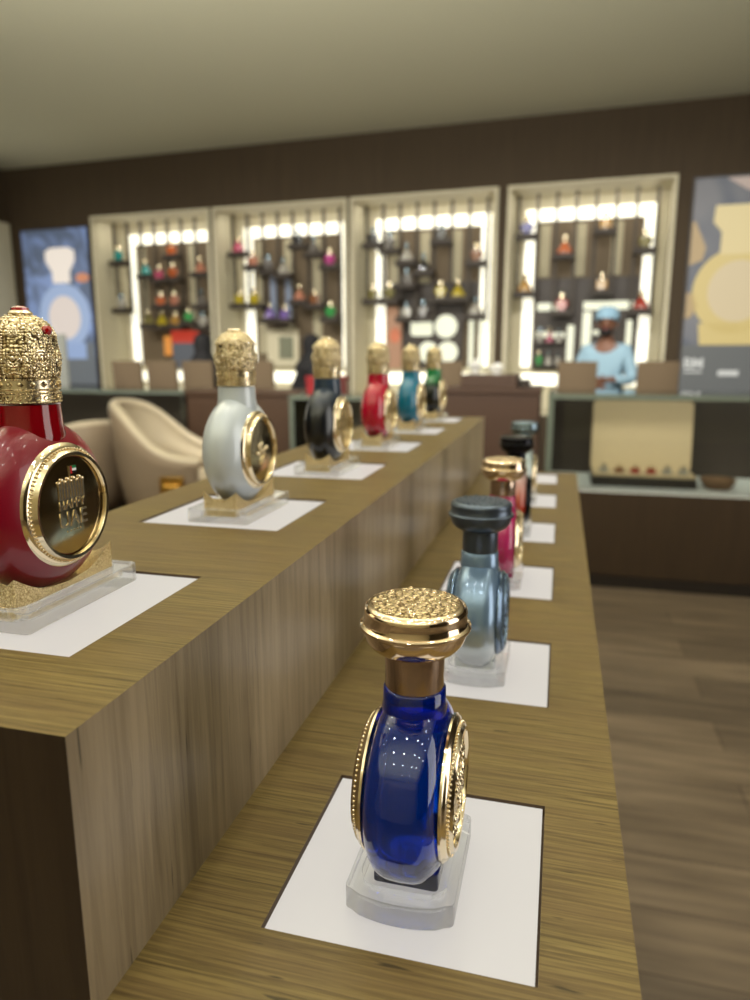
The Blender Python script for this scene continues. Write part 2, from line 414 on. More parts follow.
def small_bottle(colour, kind):
    key = (colour, kind)
    if key in SMALL:
        o = SMALL[key].copy(); COL.objects.link(o); return o
    o = small_bottle_mesh(colour, kind).build('perfume_bottle', [gm(CN[colour]), M['gold_soft'] if colour not in ('clear', 'grey', 'dark') else M['silver_cap']])
    SMALL[key] = o
    return o

def wall_obj(name, label, cat, s, dep=0, z=0, group=None):
    return empty(name, wpt(s, dep, z), wang, label, cat, group)

CAB = []
for ni, (a, b) in enumerate(NICHE):
    t = wall_obj('display_cabinet', ['cream lined lit wall cabinet at far left beside the blue bottle poster', 'cream lit wall cabinet holding pink, yellow, violet and green bottles', 'cream lit wall cabinet with four glowing round and square plates', 'cream lit wall cabinet behind the person in pale blue, beside gold poster'][ni], 'wall cabinet', a, 0, 0, 'lit cabinets along the back wall')
    CAB.append(t)
    w = b - a
    mb = MB()                                        # surround: lining of the recess with a thin front lip
    mb.box(0.001, .02, .0, ND, NZ0, NZ1 - .001); mb.box(w - .02, w - .001, .0, ND, NZ0, NZ1 - .001)
    mb.box(.02, w - .02, .0, ND, NZ1 - .02, NZ1 - .001); mb.box(.02, w - .02, .0, ND, NZ0, NZ0 + .02)
    mb.box(.001, .03, -.012, .0, NZ0, NZ1); mb.box(w - .03, w - .001, -.012, .0, NZ0, NZ1); mb.box(.03, w - .03, -.012, 0, NZ1 - .03, NZ1)
    mb.box(.001, w - .001, ND, ND + .02, NZ0, NZ1)
    mb.build('surround', M['niche'], t, smooth=0)
    x0, x1 = .12, w - .12
    bp = MB().box(x0, x1, ND - .03, ND - .002, 1.16, 2.58).build('back_panel', M['slat_back'], t, smooth=0)
    # slats, alternately pale
    k = 0; xx = x0 + .14
    while xx < x1 - .16:
        if not (ni == 0 and k in (2, 3)):
            MB().box(xx, xx + .10, ND - .045, ND - .031, [1.66, 1.3, 2.0, 2.02][ni], 2.5).build('slat', M['slat_light'] if k % 2 == 0 else M['slat_back'], bp, smooth=0, bevel=.004)
        k += 1; xx += .165
    if ni in (2, 3): MB().box(x0 + .12, x1 - .12, ND - .07, ND - .046, 1.80, 2.0).build('dark_band', M['dbrown'], t, smooth=0)
    # light strips
    zt = 2.62
    MB().box(x0, x1, ND - .055, ND - .035, zt - .09, zt + .02).build('light_strip', M['led'], t, smooth=0)
    MB().box(x0, x0 + .10, ND - .055, ND - .035, 1.16, zt - .095).build('light_strip', M['led'], t, smooth=0)
    MB().box(x1 - .10, x1, ND - .055, ND - .035, 1.16, zt - .095).build('light_strip', M['led'], t, smooth=0)
    MB().box(x0, x1, ND - .055, ND - .035, .98, 1.10).build('light_strip', M['led'], t, smooth=0)
    # hanging rods and the shelves between them
    rod_bottom = {}
    for g, z, c in RACKS[ni]:
        for q in (g, g + 1): rod_bottom[q] = min(rod_bottom.get(q, 9), z)
    for q in range(8):
        zb = rod_bottom.get(q, 2.0) - .06
        rx = .07 + q * .175
        MB().box(rx - .014, rx + .014, .286, .314, zb, NZ1 - .021).build('rod', M['rod'], t, smooth=0)
    for si, (g, z, c) in enumerate(RACKS[ni]):
        rx = .07 + g * .175
        MB().box(rx - .016, rx + .191, .18, .285, z - .055, z).build('shelf', M['shelf'], t, smooth=0, bevel=.003)
        o = small_bottle(c, (si + ni) % 3)
        o.location = wpt(a + rx + .0875, .232, z + .0005); o.rotation_euler = (0, 0, wang); o.scale = (1.22, .9, 1)
        row = 'top row' if z > 2.28 else ('second row' if z > 2.0 else ('third row' if z > 1.75 else 'bottom row'))
        posn = ['first', 'second', 'third', 'fourth', 'fifth', 'sixth', 'seventh'][g]
        nm = 'grey-clear' if c == 'grey' else c
        tag(o, f"small {nm} glass perfume bottle, {row}, {posn} rod bay of the {['far left', 'second', 'third', 'fourth'][ni]} lit cabinet", 'perfume bottle', 'small bottles in the ' + NNAMES[ni])

def flat(t, name, m, x0, x1, z0, z1, y=.42, d=.012):
    return MB().box(x0, x1, y - d, y, z0, z1).build(name, m, t, smooth=0, bevel=.003)

def em(name, c, s): return mat(name, tuple(int(v * .35) for v in c), .5, emit=c, es=s)
M['plate_glow'] = em('plate_glow', (250, 250, 220), 1.0)
M['peach_art'] = em('peach_art', (226, 170, 130), .45)
M['red_art'] = em('red_art', (220, 70, 50), .6); M['orange_art'] = em('orange_art', (245, 160, 70), .7); M['grey_art'] = em('grey_art', (112, 116, 122), .5)
M['bluegrey'] = mat('bluegrey', (120, 130, 150), .5)
def fr(ni, x, y, sx):  # x in niche
    return x
# first cabinet: small promotional picture low on the right
t = wall_obj('picture_board', 'grey picture board with red and orange print low in the far left cabinet', 'picture', NICHE[0][0], 0)
flat(t, 'board', M['grey_art'], .68, 1.04, 1.13, 1.48)
flat(t, 'red_print', M['red_art'], .68, 1.05, 1.42, 1.56, .406)
flat(t, 'orange_print', M['orange_art'], .58, .68, 1.28, 1.50, .406)
# second cabinet: cream framed picture, two blue-grey banners
t = wall_obj('framed_picture', 'cream framed picture low in the second lit cabinet from the left', 'picture', NICHE[1][0], 0)
f = flat(t, 'frame', M['niche'], .38, .76, 1.16, 1.56)
flat(t, 'picture', M['olive_art'] if 'olive_art' in M else mat('olive_art', (110, 112, 92), .5), .53, .70, 1.24, 1.48, .406)
for q, (u, lab) in enumerate(((.44, 'left'), (.62, 'right'))):
    o = MB().box(u, u + .07, .395, .41, 1.66, 2.12).build('banner', M['bluegrey'], None, smooth=0, loc=wpt(NICHE[1][0], 0), rz=wang)
    tag(o, f'narrow blue-grey banner above violet bottles in second lit cabinet, {lab} of two', 'banner', 'blue-grey banners in the second cabinet')
# third cabinet: peach poster, dark board with four glowing plates
t = wall_obj('poster', 'tall peach poster at lower left of the third lit cabinet', 'poster', NICHE[2][0], 0)
flat(t, 'print', M['peach_art'], .25, .41, 1.14, 1.76)
o = MB().sphere((.34, .407, 1.48), .06, 12, 8, (1, .03, 1.3)).build('painted_figure', mat('rust_art', (190, 110, 80), .6), t)
t = wall_obj('plate_board', 'dark board behind the four glowing plates in third lit cabinet', 'board', NICHE[2][0], 0)
flat(t, 'board', M['dbrown'], .43, 1.06, 1.14, 1.80)
def plate(shape, cx, cz, rx_, rz_, lab):
    mb = MB()
    if shape == 'round': pts = [(rx_ * cos(2 * PI * k / 32), rz_ * sin(2 * PI * k / 32)) for k in range(32)]
    else: pts = rrect(rx_, rz_, .035, 5)
    mb.prism(pts, -.008, .008, Matrix.Translation((cx, .395, cz)) @ Matrix.Rotation(PI / 2, 4, 'X'))
    o = mb.build('glowing_plate', M['plate_glow'], None, loc=wpt(NICHE[2][0], 0), rz=wang); tag(o, lab, 'plate', 'glowing plates in the third cabinet')
plate('rect', .63, 1.555, .115, .082, 'glowing rounded rectangular plate, upper left of the four in third cabinet')
plate('round', .885, 1.565, .115, .115, 'glowing round plate, upper right of the four in third cabinet')
plate('round', .70, 1.31, .10, .105, 'glowing round plate, lower left of the four, behind gold crowned caps')
plate('round', .905, 1.31, .105, .105, 'glowing round plate, lower right of the four in third cabinet')
for q, u in enumerate((1.12, 1.23)):
    MB().box(u, u + .045, .40, .415, 1.14, 1.62).build('light_tube', M['plate_glow'], CAB[2], smooth=0)
# fourth cabinet: lit shelving with tiny bottles
t = wall_obj('lit_shelving', 'dark glass shelving with lit edges at bottom of fourth cabinet', 'shelving', NICHE[3][0], 0)
flat(t, 'back_board', M['dbrown'], .24, 1.20, 1.13, 1.80)
for (u0, u1, z0, z1) in ((.27, .52, 1.70, 1.77), (.70, 1.15, 1.70, 1.775), (.70, .78, 1.20, 1.68), (.565, .625, 1.22, 1.56), (.80, .93, 1.47, 1.51), (1.10, 1.15, 1.25, 1.60), (.27, .40, 1.45, 1.50), (.42, .54, 1.45, 1.49)):
    MB().box(u0, u1, .385, .40, z0, z1).build('light_bar', M['plate_glow'], t, smooth=0)
for z in (1.40, 1.18): MB().box(.26, .56, .33, .40, z - .02, z).build('shelf', M['shelf'], t, smooth=0)
for q, (u, z, c) in enumerate(((.31, 1.40, 'clear'), (.40, 1.40, 'pink'), (.49, 1.40, 'clear'), (.31, 1.18, 'green'), (.40, 1.18, 'clear'), (.49, 1.18, 'clear'))):
    o = small_bottle(c, q % 3); o.location = wpt(NICHE[3][0] + u, .357, z + .0005); o.rotation_euler = (0, 0, wang); o.scale = (.62, .62, .9)
    tag(o, f"tiny {c} bottle on {'upper' if z > 1.3 else 'lower'} dark shelf low in fourth cabinet, {['left', 'middle', 'right'][q % 3]}", 'perfume bottle', 'tiny bottles on the lit shelving')

# ------------------------------------------------------------------ posters (backlit)
def art(t, name, m, pts, y, d=.006):
    return MB().prism(pts, 0, d, Matrix.Translation((0, y, 0)) @ Matrix.Rotation(PI / 2, 4, 'X')).build(name, m, t, smooth=30)
def ell(cx, cz, rx_, rz_, n=40): return [(cx + rx_ * cos(2 * PI * k / n), cz + rz_ * sin(2 * PI * k / n)) for k in range(n)]
def poster_ground(name, c1, c2, s, sc=1.5):
    m = em(name, c1, s); N, L, b = nodes(m)
    tc = N.new('ShaderNodeTexCoord'); n = N.new('ShaderNodeTexNoise'); n.inputs['Scale'].default_value = sc; n.inputs['Distortion'].default_value = 2; n.inputs['Detail'].default_value = 1
    L.new(tc.outputs['Object'], n.inputs['Vector'])
    r = N.new('ShaderNodeValToRGB'); r.color_ramp.elements[0].position = .4; r.color_ramp.elements[0].color = lin(c1); r.color_ramp.elements[1].position = .6; r.color_ramp.elements[1].color = lin(c2)
    L.new(n.outputs['Fac'], r.inputs[0]); L.new(r.outputs[0], b.inputs['Emission Color']); L.new(r.outputs[0], b.inputs['Base Color'])
    return m
t = wall_obj('poster', 'backlit blue poster of a round bottle at far left of back wall', 'poster', -6.42, -.03)
MB().box(-.02, .91, 0, .029, .93, 2.68).build('frame', M['dbrown'], t, smooth=0)
MB().box(0, .89, -.012, -.001, .95, 2.66).build('print', poster_ground('blue_print', (80, 92, 116), (112, 132, 176), .36, 2.0), t, smooth=0)
MB().box(0, .89, -.016, -.0125, .95, 1.42).build('lower_print', em('greyblue_print', (128, 134, 138), .55), t, smooth=0)
art(t, 'printed_bottle', em('pale_blue_print', (176, 198, 235), .65), ell(.52, 1.715, .35, .36), -.0128)
art(t, 'printed_face', em('cream_print', (236, 222, 212), .75), ell(.52, 1.70, .22, .24), -.0196)
art(t, 'printed_cap', em('ivory_print', (244, 232, 218), .85), [(.40, 2.08), (.64, 2.08), (.64, 2.2), (.72, 2.32), (.72, 2.42), (.64, 2.46), (.40, 2.46), (.32, 2.42), (.32, 2.32), (.40, 2.2)], -.0196)
art(t, 'printed_foot', em('pale_blue_print2', (160, 184, 226), .7), [(.30, 1.24), (.78, 1.24), (.78, 1.42), (.30, 1.42)], -.0170)
art(t, 'printed_flame', em('orange_print', (226, 150, 110), .7), ell(.80, 2.13, .09, .05), -.0128)
t = wall_obj('poster', 'backlit slate poster of a golden round bottle at right of back wall', 'poster', .625, -.03)
MB().box(-.02, 1.27, 0, .029, .93, 2.73).build('frame', M['dbrown'], t, smooth=0)
MB().box(0, 1.25, -.012, -.001, .95, 2.71).build('print', poster_ground('slate_print', (66, 72, 84), (96, 96, 100), .42, 1.4), t, smooth=0)
MB().box(0, 1.25, -.016, -.0125, .95, 1.36).build('lower_print', em('grey_print', (122, 124, 122), .5), t, smooth=0)
yel = em('gold_print', (222, 198, 128), .75)
art(t, 'printed_bottle', yel, ell(.37, 1.80, .33, .35), -.0128)
art(t, 'printed_foot', yel, [(.13, 1.36), (.61, 1.36), (.63, 1.54), (.11, 1.54)], -.0128)
art(t, 'printed_face', em('tan_print', (222, 202, 160), .75), ell(.39, 1.80, .23, .25), -.0196)
art(t, 'printed_cap', em('gold_print2', (226, 206, 150), .8), [(.23, 2.10), (.51, 2.10), (.51, 2.28), (.58, 2.36), (.57, 2.49), (.17, 2.49), (.16, 2.36), (.23, 2.28)], -.0196)
art(t, 'printed_petal', em('gold_print3', (206, 176, 126), .6), [(.0, 2.02), (.10, 2.06), (.12, 2.16), (.02, 2.38), (0, 2.36)], -.0128)
art(t, 'printed_petal', em('rose_print', (206, 184, 170), .6), [(.24, 2.70), (.40, 2.60), (.9, 2.52), (1.24, 2.58), (1.24, 2.70)], -.0128)
art(t, 'printed_petal', em('gold_print4', (206, 176, 126), .6), [(0, 1.58), (.05, 1.60), (.09, 1.68), (.06, 1.78), (0, 1.80)], -.0128)
wt = em('white_print', (240, 240, 232), .6)
text_mesh('BM', .12, .002, Matrix.Translation((.10, -.02, 1.165)) @ Matrix.Rotation(PI / 2, 4, 'X'), 'lettering', wt, t, .003)
MB().box(.03, .17, -.022, -.017, 1.125, 1.14).build('lettering', wt, t, smooth=0)
MB().box(.30, .46, -.022, -.017, 1.10, 1.145).build('lettering', wt, t, smooth=0)

# left wall: edge of another lit cabinet
t = empty('display_cabinet', wpt(-6.62, 0), wang, 'cream lit cabinet edge on the left wall at picture edge', 'wall cabinet')
MB().box(.001, .05, -1.9, -.04, NZ0, 2.75).build('surround', M['niche'], t, smooth=0)
MB().box(.05, .07, -1.7, -.5, 1.0, 2.5).build('light_strip', M['led'], t, smooth=0)
# grey partition low before the blue poster
t = empty('partition_screen', wpt(-5.62, -.5), wang, 'grey upright partition screen below the blue poster', 'partition')
MB().box(-.36, .10, -.012, .012, .06, 1.50).build('panel', M['grey_panel'], t, smooth=0, bevel=.004)
MB().box(-.38, .12, -.05, .05, 0, .06).build('base', M['metal_edge'], t, smooth=0, bevel=.004)

# ------------------------------------------------------------------ counters behind the bench
def glass_case(name, x0, x1, y0, y1, z0, z1, label, interior=True):
    t = empty(name, ((x0 + x1) / 2, y0, 0), 0, label, 'display case')
    ox = (x0 + x1) / 2; a, b = x0 - ox, x1 - ox; d = y1 - y0
    MB().box(a, b, 0, d, .0, .07).build('plinth', M['dark_leg'], t, smooth=0)
    MB().box(a - .004, b + .004, -.006, d, .07, z0).build('base_cabinet', M['base_brown'], t, smooth=0, bevel=.003)
    MB().box(a, b, .004, d - .02, z0, z0 + .012).build('white_deck', M['white_gloss'], t, smooth=0)
    MB().box(a, b, d - .02, d, z0, z1 - .012).build('rear_panel', M['dbrown'], t, smooth=0)
    g = .008
    MB().box(a + .012, b - .012, 0, g, z0 + .012, z1 - .012).build('front_glass', M['glass'], t, smooth=0)
    MB().box(a, a + g, g, d - .02, z0 + .012, z1 - .012).build('side_glass', M['glass'], t, smooth=0)
    MB().box(b - g, b, g, d - .02, z0 + .012, z1 - .012).build('side_glass', M['glass'], t, smooth=0)
    MB().box(a, b, 0, d, z1 - .012, z1).build('top_glass', M['case_top'], t, smooth=0, bevel=.001)
    MB().box(a, b, -.012, -.001, z1 - .028, z1 - .0005).build('glass_edge', M['edge'], t, smooth=0)
    MB().box(a, a + .032, -.004, .012, z0 + .012, z1 - .030).build('corner_post', M['edge'], t, smooth=0)
    MB().box(b - .032, b, -.004, .012, z0 + .012, z1 - .030).build('corner_post', M['metal_edge'], t, smooth=0)
    return t
glass_case('display_case', -.06, 2.1, 3.93, 4.55, .535, 1.062, 'glass topped display case at right holding an open beige gift box')
glass_case('display_case', -4.9, -2.80, 4.9, 5.5, .60, 1.003, 'long glass topped display case at left behind the tub chair')
glass_case('display_case', -1.86, -.95, 4.7, 5.2, .50, .99, 'short glass display case behind the black gold-crowned bottle')
# wooden cabinets
t = empty('storage_cabinet', (-2.33, 4.9, 0), 0, 'plain dark brown cabinet behind the white bottle', 'cabinet')
MB().box(-.455, .455, 0, .55, .08, .97).build('carcass', M['brown'], t, smooth=0, bevel=.004)
MB().box(-.465, .465, -.012, .56, .97, 1.0).build('top', M['brown'], t, smooth=0, bevel=.003)
MB().box(-.44, .44, .02, .5, 0, .08).build('plinth', M['dark_leg'], t, smooth=0)
MB().box(-.44, -.005, -.01, 0, .12, .93).build('door', M['brown'], t, smooth=0, bevel=.002)
MB().box(.005, .44, -.01, 0, .12, .93).build('door', M['brown'], t, smooth=0, bevel=.002)
t = empty('cashier_desk', (-.355, 3.9, 0), 0, 'reddish brown stepped cashier desk beyond the far end of the bench', 'desk')
dk = mat('reddish_brown', (72, 50, 38), .5)
MB().box(-.26, .25, 0, .5, .0, 1.06).build('front_panel', dk, t, smooth=0, bevel=.004)
MB().box(-.27, .255, -.015, .52, 1.06, 1.09).build('desk_top', dk, t, smooth=0, bevel=.003)
MB().box(-.185, .125, .04, .40, 1.09, 1.158).build('raised_ledge', dk, t, smooth=0, bevel=.003)
MB().box(.13, .19, .10, .30, 1.09, 1.13).build('card_tray', M['dbrown'], t, smooth=0, bevel=.003)
def tissue(x, y, z, r, sx, label):
    mb = MB()
    rs = random.Random(int(x * 1000))
    vs = []; 
    ico = bmesh.new(); bmesh.ops.create_icosphere(ico, subdivisions=3, radius=r)
    for v in ico.verts:
        k = 1 + .35 * sin(v.co.x * 90 + 1) * cos(v.co.y * 80) + .25 * sin(v.co.z * 120)
        v.co *= k * (1 + rs.uniform(-.06, .06)); v.co.x *= sx; v.co.z = max(v.co.z, -r * .8)
    mb.add([v.co.copy() for v in ico.verts], [[q.index for q in f.verts] for f in ico.faces]); ico.free()
    zmin = min(v[2] for v in mb.v)
    o = mb.build('crumpled_tissue', M['tissue'], None, smooth=0, loc=(x, y, z - zmin + .0005))
    tag(o, label, 'tissue paper', 'crumpled tissue on the cashier desk')
tissue(-.478, 4.1, 1.158, .048, .55, 'crumpled white tissue paper on cashier desk ledge, nearer the green bottle')
tissue(-.36, 4.1, 1.158, .034, 1.25, 'lower flatter crumpled white tissue paper on the cashier desk ledge')
t = empty('gift_box', (-1.66, 4.95, .9905), 0, 'red gift box behind the black bottle cap', 'box')
MB().box(-.13, .13, -.09, .09, 0, .10).build('box_body', M['red_box'], t, smooth=0, bevel=.004)
MB().box(-.135, .135, -.095, .095, .10, .13).build('lid', M['red_box'], t, smooth=0, bevel=.004)

# open presentation box in the case
t = empty('presentation_box', (.47, 4.06, .5475), 0, 'open beige suede presentation box inside the right glass case', 'gift box')
MB().box(-.275, .275, 0, .26, 0, .055).build('tray', M['box_black'], t, smooth=0, bevel=.004)
MB().box(-.268, .268, .006, .254, .0555, .068).build('lining', M['box_beige'], t, smooth=0, bevel=.003)
mm = Matrix.Translation((0, .262, .058)) @ Matrix.Rotation(math.radians(-10), 4, 'X')
mb = MB(); pts = rrect(.275, .20, .02, 4); pts = [(x, y + .20 + (.018 * (1 - (x / .275) ** 2) if y > 0 else 0)) for x, y in pts]
mb.prism(pts, 0, .03, mm @ Matrix.Rotation(PI / 2, 4, 'X')); mb.build('lid', M['box_beige'], t, bevel=.002)
for q in range(6):
    o = small_bottle(['clear', 'bronze', 'red', 'red', 'clear', 'clear'][q], 2)
    o.location = (.47 - .21 + q * .084, 4.13, .5475 + .0685); o.rotation_euler = (0, 0, 0); o.scale = (.6, .6, .34)
    tag(o, f"tiny {['clear', 'bronze', 'red', 'red', 'clear', 'clear'][q]} vial lying in open beige box, {['leftmost', 'second', 'third', 'fourth', 'fifth', 'rightmost'][q]} of six", 'vial', 'vials in the beige box')
t = empty('basket', (.86, 4.13, .5475), 0, 'small brown wicker basket right of the open beige box', 'basket')
MB().lathe([(0, 0), (.06, 0), (.085, .03), (.09, .05), (.082, .05), (.076, .03), (.055, .006), (0, .006)], 32).build('bowl', M['wicker'], t)
MB().tube([(.088 * cos(2 * PI * k / 32), .088 * sin(2 * PI * k / 32), .05) for k in range(32)], .006, 8, True).build('rim', M['wicker'], t)

# ------------------------------------------------------------------ tub chairs
def tub_chair(loc, rz, label, sc=1.0, handle=True):
    t = empty('tub_chair', loc, rz, label, 'chair', 'cream tub chairs at the left counter')
    n = 36; th = .045
    def ring(tt):                                    # tt -1..1 around the back; chair opens to +x
        a = PI + tt * PI * .66
        rx_, ry_ = .41, .36
        return rx_ * cos(a), ry_ * sin(a), a
    outer = MB(); vs = []; fs = []; vi = []; rim = []
    for i in range(n + 1):
        tt = -1 + 2 * i / n; x, y, a = ring(tt)
        k = abs(tt)
        top = .955 - .36 * (1 / (1 + math.exp(-(k - .56) * 9)))
        nx, ny = cos(a), sin(a)
        flare = .07
        row = []
        for j, (z, off) in enumerate(((.20, -.07), (.34, -.025), (.5, 0), ((.5 + top) / 2, .02), (top - .02, .035), (top, .02))):
            row.append((x + nx * off, y + ny * off, z))
        vi.append(row); rim.append((x + nx * .012, y + ny * .012, top))
    m = len(vi[0])
    vs = [p for r in vi for p in r]
    fs = [(i * m + j, (i + 1) * m + j, (i + 1) * m + j + 1, i * m + j + 1) for i in range(n) for j in range(m - 1)]
    o = MB().add(vs, fs).build('shell', M['leather_back'], t, smooth=60)
    so = o.modifiers.new('s', 'SOLIDIFY'); so.thickness = .03; so.offset = 0
    ins = []
    for r, i in zip(vi, range(n + 1)):
        a = ring(-1 + 2 * i / n)[2]
        ins.append([(p[0] - cos(a) * .03, p[1] - sin(a) * .03, p[2]) for p in r[2:]])
    m2 = len(ins[0])
    o = MB().add([p for r in ins for p in r], [(i * m2 + j, (i + 1) * m2 + j, (i + 1) * m2 + j + 1, i * m2 + j + 1) for i in range(n) for j in range(m2 - 1)]).build('inner_back', M['leather'], t, smooth=60)
    so = o.modifiers.new('s', 'SOLIDIFY'); so.thickness = .02; so.offset = 0
    MB().tube(rim, .032, 10).build('piped_rim', M['leather'], t, smooth=60)
    MB().prism([(.34 * cos(a) * (1.0 if cos(a) < 0 else .95), .31 * sin(a)) for a in [2 * PI * k / 36 for k in range(36)]], .34, .47).build('seat', M['leather'], t, bevel=.03)
    for sx, sy in ((1, 1), (1, -1), (-1, 1), (-1, -1)):
        MB().tube([(.2 * sx, .2 * sy, .36), (.27 * sx, .27 * sy, 0.0)], [.02, .012], 10).build('leg', M['dark_leg'], t)
    if handle:
        a = ring(.70)[2]
        h = MB().tube([(-.04, 0, 0), (-.045, .05, 0), (.045, .05, 0), (.04, 0, 0)], .012, 8)
        h.box(-.075, .075, -.004, .030, -.055, .055)
        o = h.build('brass_handle', M['brass'], t, bevel=.003)
        o.location = (.07, -.425, .47); o.rotation_euler = (0, 0, PI)
    t.scale = (sc, sc, sc)
    return t
tub_chair((-2.47, 4.25, 0), math.radians(12), 'large cream leather tub chair with brass handle, left of white bottle', 1.0)
tub_chair((-3.42, 4.42, 0), math.radians(150), 'second cream tub chair, mostly hidden behind the red bottle', .84, False)
t = empty('side_table', (-2.90, 3.55, 0), 0, 'small round white side table beside the tub chair', 'side table')
MB().lathe([(0, .50), (.13, .50), (.135, .51), (.135, .52), (0, .522)], 32).build('top', M['white_gloss'], t)
MB().lathe([(.015, .012), (.015, .50)], 12).build('stem', M['dark_leg'], t)
MB().lathe([(0, 0), (.10, 0), (.10, .008), (.02, .014), (0, .014)], 32).build('base', M['dark_leg'], t)

# high backed tan chairs before the cabinets
def high_chair():
    t = empty('bar_chair', (0, 0, 0), 0)
    MB().box(-.18, .18, -.18, .18, .70, .77).build('seat', M['chair_tan'], t, bevel=.02)
    mb = MB(); n = 10
    for i in range(n):
        x = -.16 + .32 * i / (n - 1); x2 = -.16 + .32 * (i + 1) / (n - 1)
        if i < n - 1:
            y = -.19 - .03 * (1 - (x / .16) ** 2); y2 = -.19 - .03 * (1 - (x2 / .16) ** 2)
            mb.add([(x, y, .74), (x2, y2, .74), (x2, y2 - .03, 1.225), (x, y - .03, 1.225), (x, y + .04, .74), (x2, y2 + .04, .74), (x2, y2, 1.225), (x, y, 1.225)], [(0, 1, 2, 3), (5, 4, 7, 6), (3, 2, 6, 7), (1, 0, 4, 5)] + ([(0, 3, 7, 4)] if i == 0 else []) + ([(1, 5, 6, 2)] if i == n - 2 else []))
    mb.build('backrest', M['chair_tan'], t, smooth=40)
    for sx, sy in ((1, 1), (1, -1), (-1, 1), (-1, -1)):
        MB().tube([(.14 * sx, .14 * sy, .70), (.17 * sx, .17 * sy, 0)], [.018, .012], 8).build('leg', M['dark_leg'], t)
    MB().tube([(.157, .157, .25), (-.157, .157, .25), (-.157, -.157, .25), (.157, -.157, .25)], .008, 6, True).build('foot_rail', M['brass'], t)
    return t
hc = high_chair()
CH = [(-3.77, 5.82, 'tan high backed bar chair at far left below teal and orange bottles'),
      (-3.42, 5.82, 'tan high backed bar chair left of the black headscarf seen from behind'),
      (-3.07, 5.82, 'tan high backed bar chair directly behind the white bottle cap'),
      (-2.505, 5.82, 'tan high backed bar chair between the two figures in black'),
      (-.90, 5.82, 'tan high backed bar chair behind the green bottle cap'),
      (.118, 5.82, 'tan high backed bar chair left of the person in pale blue'),
      (.69, 5.82, 'tan high backed bar chair below the gold bottle poster')]
for i, (x, y, lab) in enumerate(CH):
    o = hc if i == 0 else copy_tree(hc)
    o.location = (x, y, 0); o.scale = (.9, 1, 1); tag(o, lab, 'bar chair', 'tan bar chairs before the back wall')

# ------------------------------------------------------------------ people
def skin_obj(name, joints, bones, root, m, parent, sub=2):
    me = bpy.data.meshes.new(name); keys = list(joints)
    me.from_pydata([joints[k][0] for k in keys], [(keys.index(a), keys.index(b)) for a, b in bones], [])
    o = bpy.data.objects.new(name, me); COL.objects.link(o); o.parent = parent
    sk = o.modifiers.new('skin', 'SKIN'); sk.use_smooth_shade = True
    for i, k in enumerate(keys):
        r = joints[k][1]; r = r if isinstance(r, tuple) else (r, r)
        me.skin_vertices[0].data[i].radius = r; me.skin_vertices[0].data[i].use_root = (k == root)
    sb = o.modifiers.new('sub', 'SUBSURF'); sb.levels = sub; sb.render_levels = sub
    dg = bpy.context.evaluated_depsgraph_get(); dg.update()
    m2 = bpy.data.meshes.new_from_object(o.evaluated_get(dg))
    o.modifiers.clear(); o.data = m2; m2.name = name; m2.materials.clear(); m2.materials.append(m)
    for p in m2.polygons: p.use_smooth = True
    return o

